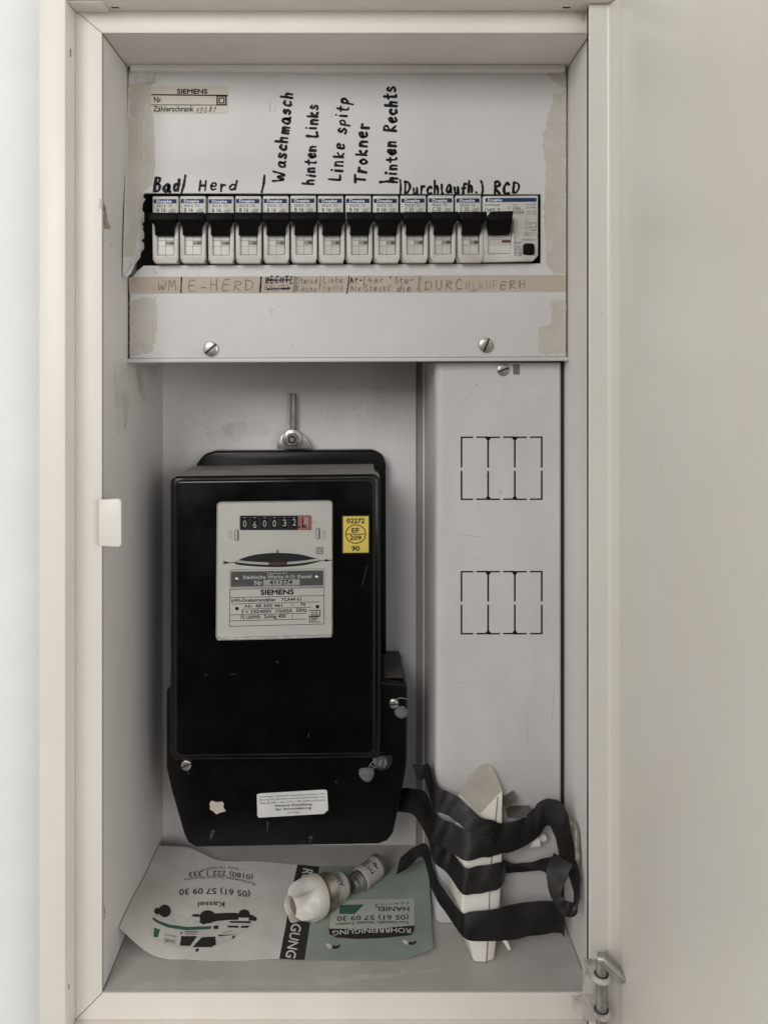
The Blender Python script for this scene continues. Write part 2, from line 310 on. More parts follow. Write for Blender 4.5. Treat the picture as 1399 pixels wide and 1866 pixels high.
# handwriting: every letter a set of pen strokes in a unit cell (x, y up; x-height 0.62, capitals 1)
G = {
 'W': ([[(0, 1), (.22, 0), (.45, .62), (.68, 0), (.95, 1)]], 1.05), 'M': ([[(0, 0), (.12, 1), (.42, .35), (.72, 1), (.86, 0)]], .95),
 'a': ([[(.5, .55), (.25, .62), (.03, .32), (.15, .02), (.38, .1), (.5, .5), (.5, .1), (.6, 0)]], .62),
 's': ([[(.42, .55), (.2, .64), (.08, .46), (.25, .33), (.42, .2), (.28, 0), (.02, .06)]], .48),
 'c': ([[(.45, .52), (.25, .63), (.04, .34), (.18, .02), (.45, .08)]], .5),
 'h': ([[(.06, 1), (.04, 0)], [(.04, .3), (.22, .58), (.4, .5), (.42, 0)]], .52),
 'm': ([[(.04, .6), (.04, 0)], [(.04, .35), (.2, .6), (.32, .45), (.33, 0)], [(.33, .4), (.48, .6), (.6, .45), (.62, 0)]], .72),
 'i': ([[(.08, .58), (.08, 0)], [(.1, .88), (.12, .84)]], .22), 'n': ([[(.04, .6), (.04, 0)], [(.04, .3), (.22, .6), (.4, .48), (.42, 0)]], .52),
 't': ([[(.2, .95), (.18, .1), (.34, 0)], [(0, .62), (.4, .66)]], .42), 'e': ([[(.06, .3), (.44, .38), (.36, .6), (.14, .56), (.04, .26), (.18, 0), (.46, .08)]], .52),
 'L': ([[(.06, 1), (.04, .06), (.2, 0), (.5, .06)]], .55), 'l': ([[(.06, .9), (.05, .05), (.16, 0)]], .22),
 'k': ([[(.05, .95), (.04, 0)], [(.42, .6), (.08, .28), (.44, 0)]], .5), 'p': ([[(.06, .6), (.04, -.3)], [(.05, .45), (.3, .64), (.46, .4), (.28, .16), (.06, .2)]], .52),
 'T': ([[(0, .96), (.62, 1)], [(.3, .98), (.28, 0)]], .6), 'r': ([[(.06, .6), (.05, 0)], [(.05, .32), (.2, .58), (.38, .56)]], .42),
 'o': ([[(.25, .6), (.04, .34), (.22, 0), (.46, .28), (.27, .61)]], .54), 'R': ([[(.08, 1), (.05, 0)], [(.06, .96), (.4, 1), (.5, .74), (.1, .48), (.52, 0)]], .6),
 'B': ([[(.1, 1), (.04, 0)], [(.06, .98), (.45, .95), (.42, .62), (.1, .54), (.48, .42), (.42, .06), (.04, .02)]], .6),
 'd': ([[(.44, .5), (.2, .6), (.03, .28), (.18, .02), (.44, .25), (.5, 1)], [(.48, .5), (.46, 0)]], .58), 'H': ([[(.06, 1), (.04, 0)], [(.5, 1), (.48, 0)], [(.05, .5), (.5, .52)]], .6),
 'D': ([[(.08, 1), (.04, 0)], [(0, .96), (.4, .92), (.58, .5), (.35, .06), (.02, .02)]], .66), 'u': ([[(.05, .6), (.06, .1), (.22, 0), (.4, .2), (.42, .6)], [(.42, .5), (.46, 0)]], .54),
 'f': ([[(.42, .9), (.28, .95), (.18, .7), (.16, 0)], [(0, .5), (.38, .54)]], .42), '.': ([[(.08, .06), (.12, .03)]], .25), 'C': ([[(.5, .9), (.28, 1), (.05, .55), (.15, .06), (.5, .08)]], .58),
 '|': ([[(.05, 1), (.03, 0)]], .2), 'E': ([[(.45, 1), (.06, .98), (.04, 0), (.48, .02)], [(.06, .52), (.4, .54)]], .54), '-': ([[(.05, .42), (.4, .44)]], .5),
 'U': ([[(.04, 1), (.06, .15), (.25, 0), (.46, .2), (.5, 1)]], .58), 'A': ([[(0, 0), (.3, 1), (.56, 0)], [(.1, .38), (.46, .4)]], .62), 'F': ([[(.48, 1), (.06, .98), (.04, 0)], [(.06, .5), (.38, .52)]], .5),
 'S': ([[(.46, .88), (.25, 1), (.06, .78), (.26, .52), (.46, .28), (.26, 0), (.02, .1)]], .54), 'K': ([[(.06, 1), (.04, 0)], [(.5, 1), (.08, .48), (.52, 0)]], .56),
 'v': ([[(.02, .6), (.18, 0), (.4, .6)]], .44), '4': ([[(.3, 1), (.02, .4), (.5, .42)], [(.38, .7), (.34, 0)]], .54), '"': ([[(.08, 1), (.07, .7)], [(.22, 1), (.2, .7)]], .34),
 'ü': ([[(.05, .6), (.06, .1), (.22, 0), (.4, .2), (.42, .6)], [(.42, .5), (.46, 0)], [(.12, .86), (.13, .82)], [(.36, .86), (.37, .82)]], .54),
 'ä': ([[(.5, .55), (.25, .62), (.03, .32), (.15, .02), (.38, .1), (.5, .5), (.5, .1), (.6, 0)], [(.14, .86), (.15, .82)], [(.4, .86), (.41, .82)]], .62),
 'Ä': ([[(0, 0), (.3, 1), (.56, 0)], [(.1, .38), (.46, .4)], [(.1, 1.1), (.11, 1.06)], [(.46, 1.1), (.47, 1.06)]], .62),
 '1': ([[(.02, .7), (.22, 1), (.16, 0)]], .34), '3': ([[(.05, .9), (.3, 1), (.4, .75), (.15, .52), (.42, .3), (.25, 0), (.02, .08)]], .5),
 '0': ([[(.28, 1), (.04, .5), (.2, 0), (.46, .45), (.3, 1)]], .52), '8': ([[(.3, .5), (.08, .78), (.28, 1), (.44, .78), (.1, .3), (.22, 0), (.46, .25), (.28, .52)]], .52), ' ': ([], .4)}
_zk = [0]
def stroke(bm, pts, wd, surf):
    """round-ended pen stroke along photo-px points"""
    _zk[0] = (_zk[0]+1) % 12; lift = _zk[0]*0.008
    p = [Vector(q) for q in (cr_pts(pts, 7) if len(pts) > 2 else [pts[0], ((pts[0][0]+pts[1][0])/2, (pts[0][1]+pts[1][1])/2), pts[1]])]
    L = []; R = []; n = len(p)
    ph = random.random()*6
    nr = []
    for i in range(n):
        d = (p[min(i+1, n-1)]-p[max(i-1, 0)]); d = d.normalized() if d.length > 1e-6 else Vector((1, 0)); nr.append(Vector((-d.y, d.x)))
    def V(q): v = surf(q.x, q.y); v.y -= lift; return bm.verts.new(v)
    for i in range(n):
        h = wd/2*(1+0.16*math.sin(ph+i*0.55)+0.08*math.sin(ph*2+i*1.7))
        L.append(V(p[i]+nr[i]*h)); R.append(V(p[i]-nr[i]*h))
    for i in range(n-1):
        try: bm.faces.new([L[i], L[i+1], R[i+1], R[i]])
        except ValueError: pass
    for end, i, sg in ((0, 0, -1), (1, n-1, 1)):
        d = Vector((nr[i].y, -nr[i].x))*sg; fan = []
        for k in range(1, 5):
            a = math.pi*k/5; fan.append(V(p[i]+nr[i]*(math.cos(a)*wd/2)+d*(math.sin(a)*wd/2)))
        try: bm.faces.new([L[i]]+fan+[R[i]])
        except ValueError: pass
    return bm
def write(bm, s, p0, p1, cap, wd, surf, slant=0.0, jit=0.05, growth=0.0):
    p0 = Vector(p0); p1 = Vector(p1); d = p1-p0; L = d.length; d.normalize(); n = Vector((d.y, -d.x))
    gp_ = 0.30; tot = sum(G[c][1]+gp_ for c in s)-gp_; x = 0
    for c in s:
        st, adv = G[c]; jr = random.uniform(-jit, jit)*1.8; jy = random.uniform(-jit, jit)*1.5; js = 1+random.uniform(-jit, jit)*2.6
        sc = cap*js*(1+growth*x/tot)
        for q in st:
            pp = []
            for a, b in q:
                a2 = x+(a+slant*b*0.5+jr*b)
                r = p0+d*(a2/tot*L)+n*((b+jy)*sc); pp.append((r.x+random.uniform(-.022, .022)*cap, r.y+random.uniform(-.022, .022)*cap))
            stroke(bm, pp, wd*random.uniform(.82, 1.16), surf)
        x += adv+gp_
    return bm
def slotted_screw(name, parent, c, y, r, ang, m='screw', h=2.2, washer=None):
    ctr = P(c[0], c[1], y); bm = B()
    lathe(bm, ctr, ctr+Vector((0, -1, 0)), [(-1, r), (h*.45, r), (h*.8, r*.93), (h, r*.72), (h+.12, r*.3)], 26)
    o = obj(name, bm, m, parent)
    bm = B(); a = math.radians(ang); dx, dz = math.cos(a)*r*.96, math.sin(a)*r*.96; nx, nz = -math.sin(a)*r*.13, math.cos(a)*r*.13
    q = [(ctr.x+dx+nx, ctr.z+dz+nz), (ctr.x-dx+nx, ctr.z-dz+nz), (ctr.x-dx-nx, ctr.z-dz-nz), (ctr.x+dx-nx, ctr.z+dz-nz)]
    prism(bm, q, y-h-.2, y-h+.7, px=False); obj('slot', bm, 'dark', o); return o
def wobble(pts, amp, step=6):
    out = []
    for i in range(len(pts)):
        a = Vector(pts[i]); b = Vector(pts[(i+1) % len(pts)]); n = max(1, int((b-a).length/step))
        for k in range(n): q = a.lerp(b, k/n); out.append((q.x+random.uniform(-amp, amp), q.y+random.uniform(-amp, amp)))
    return out
# ================================================================ the setting
XL, XR, ZT, ZB, YB = -149.2, 137.3, 199.4, -363.3, 136.0
bm = B()
for x0, x1, z0, z1 in ((-1500, -172, -1500, 1200), (168, 1500, -1500, 1200), (-172, 168, 222, 1200), (-172, 168, -1500, -388)): box(bm, x0, x1, 11, 60, z0, z1)
o = obj('wall', bm, 'wall', smooth=0); o['kind'] = 'structure'; o['label'] = 'white plastered room wall beside the cabinet frame'
# ================================================================ the cabinet
cab = root('meter_cabinet', 'cream enamelled steel wall cabinet standing open around the electricity meter', 'meter cabinet', (0, 60, ZB-15))
LXo, RXo, ZTo, ZBo = -164.6, 152.0, 212.2, -378.8
bm = B()
for x0, x1, z0, z1 in ((LXo-15, LXo, ZBo-15, ZTo+15), (RXo, RXo+15, ZBo-15, ZTo+15)): box(bm, x0, x1, -15, 8, z0, z1, 1.0)
for z0, z1 in ((ZTo, ZTo+15), (ZBo-15, ZBo)): box(bm, LXo, RXo, -14.8, 8, z0, z1, 0.6)
obj('outer_frame', bm, 'cream', cab)
bm = B()
prism(bm, [(LXo, ZBo), (XL, ZB), (XL, ZT), (LXo, ZTo)], 0, 1.6, .35, px=False)
prism(bm, [(RXo, ZBo), (RXo, ZTo), (XR, ZT), (XR, ZB)], 0.1, 1.6, .35, px=False)
prism(bm, [(LXo+.25, ZTo), (RXo, ZTo), (XR, ZT), (XL+.25, ZT)], 0.05, 1.6, .3, px=False)
prism(bm, [(LXo+.25, ZBo), (XL+.25, ZB), (XR, ZB), (RXo, ZBo)], 0.05, 1.6, .3, px=False)
obj('front_lip', bm, 'cream', cab)
bm = B(); box(bm, XL-1.5, XL, 1.6, 175, ZB-2, ZT+2); obj('side_panel', bm, 'inner', cab, 0)
bm = B(); box(bm, XR, XR+1.5, 1.6, 175, ZB-2, ZT+2); obj('side_panel', bm, 'inner', cab, 0)
bm = B(); box(bm, XL, XR, 1.6, 175, ZT, ZT+1.5); obj('top_panel', bm, 'inner', cab, 0)
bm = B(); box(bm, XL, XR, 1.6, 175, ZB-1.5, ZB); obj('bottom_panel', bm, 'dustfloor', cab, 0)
gx0, gx1, gx2 = P(758, 0, YB).x, P(770, 0, YB).x, P(774, 0, YB).x
bm = B(); box(bm, XL, gx0, YB, YB+2, ZB, ZT, .4); box(bm, gx1, XR, YB-1, YB+2, ZB, ZT, .4)
obj('back_panel', bm, 'back', cab)
bm = B(); box(bm, XL, XR, YB+2.6, YB+4, ZB, ZT); obj('rear_sheet', bm, 'rear', cab, 0)
bm = B(); box(bm, XL+3, XR-3, 43.5, 60, ZT-4.2, ZT-.05, .8); obj('top_rail', bm, 'inner', cab)
for x in (XL+.15, XR-.15):
    for z in (ZT-.15, ZB+.15): bm = B(); tube(bm, [(x, 1, z), (x, YB-1 if z < 0 else 46, z)], .38, 6); obj('sheet_joint', bm, 'brown', cab, 0)
for x in (XL+.05, XR-.05): bm = B(); tube(bm, [(x, 1.9, ZB), (x, 1.9, ZT)], .3, 6); obj('sheet_joint', bm, 'brown', cab, 0)
for p, q in (((LXo, ZTo), (XL, ZT)), ((LXo, ZBo), (XL, ZB))):
    d = (Vector(q)-Vector(p)).normalized(); n = Vector((-d.y, d.x))*.17; p = Vector(p); q = Vector(q)
    bm = B(); prism(bm, [tuple(p+n), tuple(q+n), tuple(q-n), tuple(p-n)], -.02, .2, px=False); obj('mitre_joint', bm, 'brown', cab, 0)
# slots and holes in the frame returns
for (x, y, z, dy, dz) in ((LXo+.06, -7.5, P(0, 97, -7).z, 1.1, 4.5), (LXo+.06, -10, P(0, 1793, -8).z, 1, 2.8)): bm = B(); box(bm, x-.05, x+.05, y-dy/2, y+dy/2, z-dz/2, z+dz/2); obj('screw_hole', bm, 'dark', cab, 0)
for x in (-140, 121.5): bm = B(); box(bm, x-2.2, x+2.2, -4.8, -3.2, ZTo-.1, ZTo-.03); obj('screw_hole', bm, 'dark', cab, 0)
bm = B(); box(bm, LXo+.3, -144.5, -12, -.1, ZTo-.9, ZTo-.01, .3); obj('corner_plate', bm, 'cream', cab)
# chips, grime
def decal(name, m, parent, *polys, surf):
    for p in polys:
        bm = B(); sheet(bm, p, surf); o = obj(name, bm, m, parent, 0)
    return o
def sidew(x):                                    # photo px onto the inside of a side wall
    def f(px, py):
        s = (px-CX)/x; return Vector((x, F/s-D, (CY-py)/s))
    return f
def floorw(z):
    def f(px, py):
        s = (CY-py)/z; return Vector(((px-CX)/s, F/s-D, z))
    return f
decal('paint_chip', 'chip', cab, wobble([(189, 370), (194, 380), (197, 400), (202, 420), (197, 417), (190, 416)], 1.2, 4), surf=sidew(XL+.12))
decal('paint_chip', 'smudge', cab, wobble([(181, 362), (187, 362), (187, 382), (180, 392)], .7, 5), surf=pl(-.1))
decal('grime', 'smudge', cab, wobble([(118, 1835), (127, 1800), (140, 1822), (132, 1850), (122, 1858)], 2), surf=pl(-.12))
decal('grime', 'smudge', cab, wobble([(1040, 1815), (1066, 1808), (1066, 1850), (1046, 1846)], 2), wobble([(1045, 22), (1066, 20), (1066, 45), (1055, 30)], 2), surf=pl(-.12))
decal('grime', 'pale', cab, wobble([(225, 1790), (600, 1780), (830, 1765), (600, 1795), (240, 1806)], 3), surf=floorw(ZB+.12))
decal('paint_chip', 'chip', cab, wobble([(190, 1650), (193, 1662), (191, 1676)], .5, 4), wobble([(201, 440), (203, 448), (202, 452)], .4, 3), surf=sidew(XL+.12))
decal('stain', 'softstain', cab, wobble([(206, 660), (236, 668), (238, 720), (229, 790), (222, 750), (216, 800), (211, 730)], 2), wobble([(245, 665), (290, 668), (280, 700), (262, 735), (250, 700)], 2), surf=sidew(XL+.1))
decal('stain', 'pale', cab, wobble([(330, 720), (420, 712), (470, 735), (450, 790), (380, 800), (330, 770)], 4), wobble([(600, 700), (700, 705), (720, 760), (640, 800), (590, 770)], 4), surf=pl(YB-.1))
decal('stain', 'softstain', cab, wobble([(372, 792), (420, 770), (480, 768), (500, 790), (440, 805), (390, 812)], 3), surf=pl(YB-.12))
decal('scratch', 'chip', cab, [(644, 743), (646, 743), (646, 745), (644, 745)], [(649, 757), (651, 757), (651, 758.5), (649, 758.5)], [(238, 965), (256, 945), (256.6, 946), (238.6, 966)], surf=pl(YB-.13))
# strike plate on the left lip
bm = B(); prism(bm, [(180, 911), (217, 909), (221, 914), (221, 993), (217, 997), (180, 995)], -5, -2.6, .5); prism(bm, [(182, 918), (190, 918), (190, 988), (182, 988)], -2.6, 0, 0)
obj('strike_plate', bm, 'cream', cab)
# hanging slot rod in the back panel
bm = B(); tube(bm, [P(535, 716, 131), P(535, 722, 131), P(534, 795, 131)], [2.1, 2.5, 2.5], 12); obj('hanging_rod', bm, 'pin', cab)
bm = B(); lathe(bm, P(534, 762, 135.9), P(534, 762, 134), [(0, 6.2), (.3, 5.8)], 24); obj('paint_spot', bm, 'pale', cab)
# --- the open door (swung out past 90 degrees)
hx, hy, an = 146.2, -8.0, math.radians(8)
ux, uy = math.sin(an), -math.cos(an)             # along the door, away from the hinge
nx, ny = -uy*-1, 0
nrm = Vector((-math.cos(an), -math.sin(an), 0))  # inner side
def dpt(u, n, z): return Vector((hx+ux*u, hy+uy*u, z))+nrm*n
door_parent = None
def dprism(bm, u0, u1, n0, n1, z0, z1, r=0, seg=3):
    vs = [bm.verts.new(dpt(u, n, z)) for u in (u0, u1) for n in (n0, n1) for z in (z0, z1)]
    idx = [(0, 1, 3, 2), (4, 6, 7, 5), (0, 4, 5, 1), (2, 3, 7, 6), (0, 2, 6, 4), (1, 5, 7, 3)]
    fs = [bm.faces.new([vs[i] for i in q]) for q in idx]; bmesh.ops.recalc_face_normals(bm, faces=fs)
    if r: bevel_all(bm, fs, r, seg)
bm = B()
prof = []                                        # folded sheet: hinge flange, rounded inside bend, door skin
x0 = P(1073, 0, -9).x; ya = -8.6
prof += [(x0, ya+2.5), (x0, ya), (x0+.5, ya-.4)]
xb = hx-1.0
for k in range(7):
    a = math.radians(90*k/6); prof.append((xb-2.2+2.2*math.sin(a), ya-.4-2.2*(1-math.cos(a))))
for u in (6, 9.5, 10.6, 11.8, 60, 140, 285):
    off = 0 if u < 10 else (.9 if u < 11 else 1.1)
    q = dpt(u+2, off, 0); prof.append((q.x, q.y))
bk = [(x+1.2 if y < ya-2 else x, y+.0 if y < ya-2 else y+1.2) for x, y in prof]
zt, zb = 211.4, -378.2
vt = [bm.verts.new((x, y, zt)) for x, y in prof]; vb = [bm.verts.new((x, y, zb)) for x, y in prof]
wt = [bm.verts.new((x, y, zt)) for x, y in bk]; wb = [bm.verts.new((x, y, zb)) for x, y in bk]
for i in range(len(prof)-1):
    for a, b in ((vt, vb), (wb, wt)): bm.faces.new([a[i], a[i+1], b[i+1], b[i]])
    bm.faces.new([vt[i+1], vt[i], wt[i], wt[i+1]]); bm.faces.new([vb[i], vb[i+1], wb[i+1], wb[i]])
bm.faces.new([vt[0], vb[0], wb[0], wt[0]]); bm.faces.new([vt[-1], wt[-1], wb[-1], vb[-1]])
bmesh.ops.recalc_face_normals(bm, faces=bm.faces[:])
door = obj('door', bm, 'door', cab, 30)
# hinge at the foot of the door
bm = B()
hp = pl(-14)
zc1, zc2, zc0 = P(0, 1768, -16).z, P(0, 1832, -16).z, P(0, 1748, -16).z
hxc = P(1095, 0, -20).x
def knuckle(bm, z, t, yb=-9.2, r=5.4, w=5.8):
    pts = [(hxc-w-1.2, yb)]+[(hxc-w+.3, -17)]+[(hxc+r*math.cos(a), -20+r*math.sin(a)) for a in [math.radians(180+180*k/10) for k in range(11)]]+[(hxc+w, -17), (hxc+w, yb)]
    a = [bm.verts.new((x, y, z)) for x, y in pts]; b = [bm.verts.new((x, y, z-t)) for x, y in pts]; n = len(a)
    fs = [bm.faces.new(a), bm.faces.new(b[::-1])]+[bm.faces.new([a[i], b[i], b[(i+1) % n], a[(i+1) % n]]) for i in range(n)]
    bmesh.ops.recalc_face_normals(bm, faces=fs); bevel_all(bm, fs, .5, 2)
box(bm, hxc-7.2, hxc+6.2, -9.6, -8.8, P(0, 1860, -9).z, P(0, 1752, -9).z, .3)
knuckle(bm, zc1+1.2, 2.6); knuckle(bm, zc2+1.2, 2.6)
hg = obj('hinge', bm, 'hinge', cab)
bm = B(); tube(bm, [(hxc, -20, zc1+8), (hxc, -20, zc1-1), (hxc, -20, zc2-40)], [3.0, 3.0, 3.0], 16)
tube(bm, [(hxc-1.5, -19, zc1+9.2), (hxc+1, -20, zc1+9.6), (hxc+6, -22.5, zc1+5.4), (hxc+10.6, -24.5, zc1+1.6)], [3.0, 3.3, 3.0, 2.9], 14)
obj('hinge_pin', bm, 'pin', hg)
bm = B(); lathe(bm, (hxc, -20, zc1+1.3), (hxc, -20, zc1+3), [(0, 3.9), (.05, 3.9)], 20); lathe(bm, (hxc, -20, zc2+1.3), (hxc, -20, zc2+3), [(0, 3.9), (.05, 3.9)], 20); obj('bore', bm, 'dark', hg)
decal('grime', 'smudge', cab, wobble([(1078, 1755), (1092, 1735), (1112, 1735), (1124, 1752), (1118, 1770), (1080, 1772)], 3), surf=pl(-9.3))
decal('paint_chip', 'chip', cab, wobble([(1015, 1862), (1024, 1859), (1034, 1863), (1030, 1867), (1016, 1867)], 1, 4), surf=pl(-.2))
# ================================================================ cover plate with the breaker opening
YP = 48.0
pan = root('cover_plate', 'wide white cover plate with torn left corner, marker words and a paper strip', 'cover plate', (-5, YP+1, 8))
jag = [(263, 352)]+[(263+random.uniform(-4, 2)-(y-352)*.03, y) for y in range(358, 462, 5)]+[(254, 470), (247, 478), (236, 494), (230, 504)]
out = [(235, 126), (1031.5, 123), (1031, 650), (236.5, 653), (237, 509), (250, 494), (262, 484), (985, 480), (985, 354)]+jag+[(225, 507), (223.5, 500), (225, 440), (229, 300)]
def fwd(px, py):                                 # the broken left flap is bent forward out of the cabinet
    f = max(0, min(1, (262-px)/38)); g = max(0, min(1, (py-215)/220)); return (12.0*f*g*g*(3-2*g)) if py < 507-(px-233)*30/29 else 0
def bendP(lift): return lambda px, py: P(px, py, YP-lift-fwd(px, py))
def bend(v):
    s_ = F/(D+v.y); px, py = CX+v.x*s_, CY-v.z*s_; d_ = fwd(px, py); k = (D+v.y-d_)/(D+v.y); v.x *= k; v.z *= k; v.y -= d_
bm = B(); prism(bm, out, YP, YP+1.8, .25, 1)
for x in (262, 250, 238): bmesh.ops.bisect_plane(bm, geom=bm.verts[:]+bm.edges[:]+bm.faces[:], plane_co=P(x, 300, YP), plane_no=(1, 0, 0))
for y in (215, 260, 300, 340, 390, 430): bmesh.ops.bisect_plane(bm, geom=bm.verts[:]+bm.edges[:]+bm.faces[:], plane_co=P(300, y, YP), plane_no=(0, 0, 1))
bmesh.ops.triangulate(bm, faces=bm.faces[:])
for v in bm.verts: bend(v.co)
obj('plate', bm, 'panel', pan, 30)
bm = B(); prism(bm, [(228, 653.5), (1036, 650.5), (1036, 657.5), (228, 661)], YP-2.5, YP+6, .6); obj('bottom_flange', bm, 'panel', pan)
for x0, x1 in ((232.3, 238), (1029, 1036)): bm = B(); prism(bm, [(x0, 124), (x1, 124), (x1, 654), (x0, 654)], YP+2.4, YP+4); obj('edge_gap_shade', bm, 'dark', pan, 0)  # dark strips added behind the plate edges, standing in for the gaps' shade
# broken edge: crumbly strip along the tear
e1 = jag; bm = B()
for i in range(len(e1)-1):
    a = P(*e1[i], YP); b = P(*e1[i+1], YP); k = .9+random.random()*.8
    vs = [bm.verts.new(v) for v in (a+Vector((-k, -.25, 0)), b+Vector((-k, -.25, 0)), b+Vector((.25, .9, 0)), a+Vector((.25, .9, 0)))]
    bm.faces.new(vs)
for v in bm.verts: bend(v.co)
obj('torn_edge', bm, 'raw', pan, 0)
bm = B(); tube(bm, [P(227, 504, YP-11), P(234, 497, YP-9), P(243, 484, YP-6)], [1.5, 1.8, .8], 10); obj('torn_edge', bm, 'panel', pan)
decal('glue_residue', 'glue', pan,
      wobble([(236, 152), (278, 150), (279, 205), (281, 240), (284, 300), (277, 340), (263, 348), (263, 215), (238, 215)], 1.6),
      wobble([(1002, 200), (1008, 172), (1030, 165), (1030, 498), (1010, 497), (996, 488), (991, 400), (993, 300), (988, 250)], 2.0),
      wobble([(995, 136), (1012, 129), (1030, 130), (1030, 160), (1022, 158)], 1.5),
      wobble([(237, 549), (262, 541), (285, 541), (287, 600), (278, 640), (237, 650)], 2.0),
      wobble([(1000, 548), (1030, 546), (1030, 645), (980, 645), (981, 600), (1002, 590), (1006, 570)], 2.0), surf=bendP(.12))
bm = B()
for k in range(12):                              # residue carried on over the bent flap, in strips that follow the bend
    y0, y1 = 216+k*21, 216+(k+1)*21; rx = lambda y: 262 if y < 350 else 262-(y-350)*.14
    for a_, b_ in ((0, .33), (.33, .66), (.66, 1)):
        L_ = lambda y: 234 if y < 250 else 234-(y-250)*.03
        q = [(L_(y0)+(rx(y0)-L_(y0))*a_, y0), (L_(y0)+(rx(y0)-L_(y0))*b_, y0), (L_(y1)+(rx(y1)-L_(y1))*b_, y1), (L_(y1)+(rx(y1)-L_(y1))*a_, y1)]; sheet(bm, q, bendP(.3))
bmesh.ops.remove_doubles(bm, verts=bm.verts[:], dist=.01)
obj('glue_residue', bm, 'glue', pan, 0)
decal('smudge', 'smudge', pan, wobble([(240, 146), (262, 133), (285, 134), (284, 150), (258, 156)], 2), wobble([(276, 488), (285, 484), (287, 500), (281, 502)], 1.4),
      wobble([(490, 563), (500, 559), (504, 570), (494, 574)], 1.2, 4), surf=pl(YP-.14))
decal('smudge', 'pale', pan, wobble([(300, 484), (980, 482), (1020, 498), (700, 500), (300, 500)], 2), surf=pl(YP-.1))
decal('smudge', 'smudge', pan, wobble([(492, 180), (494, 180), (493, 205), (491, 205)], .3), wobble([(501, 182), (502, 182), (501, 204), (499, 204)], .3), wobble([(605, 197), (606, 197), (604, 215), (603, 215)], .3),
      wobble([(503, 557), (511, 557), (511, 559), (504, 560)], .3), surf=pl(YP-.13))
# upper maker's label
bm = B(); prism(bm, rrect(275, 157, 415, 206, 5), YP-.3, YP-.02); stk = obj('maker_label', bm, 'sticker', pan, 0)
sf = pl(YP-.36); bm = B()
text(bm, 'SIEMENS', (323, 170.5), (378, 170.5), 8, sf, bold=.55); line(bm, (276, 172.5), (415, 174), 2.4, sf); line(bm, (276, 191), (414, 191.5), 1.4, sf)
text(bm, 'Nr.', (281, 186.5), (296, 186.5), 10, sf, bold=.3); text(bm, 'Zählerschrank', (280, 203), (353, 203), 9.5, sf, bold=.3)
for a, wd in ((8.0, 2.6), (4.4, 2.2)):
    for p, q in (((-1, -1), (1, -1)), ((1, -1), (1, 1)), ((1, 1), (-1, 1)), ((-1, 1), (-1, -1))): line(bm, (404+p[0]*a, 183+p[1]*a), (404+q[0]*a, 183+q[1]*a), wd, sf)
obj('lettering', bm, 'print', stk, 0)
bm = B(); write(bm, '13081', (357, 205.5), (392, 203.5), 8.5, 1.8, pl(YP-.38), .5); obj('pen_number', bm, 'pencil', stk, 0)
# marker words
mk = pl(YP-.1)
def word(s, p0, p1, cap, wd=4.6, sl=0, m='ink', jit=.05, growth=0):
    bm = B(); write(bm, s, p0, p1, cap, wd, mk, sl, jit, growth); return obj('handwriting', bm, m, pan, 0)
def bar(a, b, wd=4): bm = B(); stroke(bm, [a, ((a[0]+b[0])/2+1, (a[1]+b[1])/2), b], wd, mk); return obj('handwriting', bm, 'ink', pan, 0)
word('Bad', (281, 350), (327, 348), 22, 5.2, .25); bar((338, 320), (331, 351), 4.6)
word('Herd', (363, 346), (431, 347), 19, 4.0, .12); bar((482, 320), (477, 350), 4.4)
word('Waschmasch', (517, 331), (533, 170), 21, 4.8, 0, growth=-.1); word('hinten Links', (572, 336), (580, 192), 19, 4.4)
word('Linke spitp', (621, 329), (636, 180), 21, 4.0); word('Trokner', (665, 333), (671, 226), 21, 4.8)
word('hinten Rechts', (722, 333), (721, 158), 20, 4.6); bar((692, 332), (716, 329), 4.6)
bar((729, 328), (729, 354), 3.8); word('Durchlaufh.', (737, 353), (870, 351), 20, 4.2, .1); bar((876, 330), (879, 343), 4); bar((879, 343), (877, 355), 4)
word('RCD', (900, 352), (946, 352), 21, 4.6, .15)
# paper strip with pencil words
bm = B(); prism(bm, [(235, 505), (255, 504.5), (1030, 501), (1030, 532), (236, 535)], YP-.14, YP-.02); tp = obj('paper_strip', bm, 'tape', pan, 0)
mk = pl(YP-.24)
def pw(s, p0, p1, cap, wd=1.7, m='pencil', sl=0.1, jit=.06):
    bm = B(); write(bm, s, p0, p1, cap, wd, mk, sl, jit); return obj('pencil_writing', bm, m, tp, 0)
def pbar(x, y0=506, y1=531, wd=1.9, m='pencil', dx=-2): bm = B(); stroke(bm, [(x, y0), (x+dx*.4, (y0+y1)/2), (x+dx, y1)], wd, mk); return obj('pencil_writing', bm, m, tp, 0)
pw('WM', (288, 528), (322, 528), 16, 1.8); pbar(331, 505, 533, 2.4, 'ink', -1); pw('E-HERD', (344, 530), (463, 529), 18, 1.9); pbar(476, 505, 532, 3, 'ink')
pw('RECHTE', (484, 516), (534, 515), 10.5, 1.9, 'blueink'); pw('HÄLFTE', (482, 530), (528, 529), 10, 1.4); pbar(487, 511, 510, 2.2, 'blueink', 40); pbar(487, 527, 525.5, 2.8, 'blueink', 41)
pbar(538, 505, 532, 3.2, 'pencil', -3); pbar(541, 505, 532, 1.6, 'pencil', -2)
pw('Steckd', (542, 517), (578, 517), 10, 1.5); pw('Küche', (541, 531), (577, 531), 10.5, 1.6); pbar(584, 504, 530)
pw('Linke', (589, 516), (624, 515), 10.5, 1.5); pw('Hälfte', (589, 530), (624, 530), 10.5, 1.4, 'faint'); pbar(636, 503, 535, 2, 'blueink', -4)
pw('Ar-', (638, 516), (660, 515), 10.5, 1.8, 'blueink'); pw('chiv', (631, 530), (657, 529), 10, 1.6); pbar(664, 504, 529, 1.6)
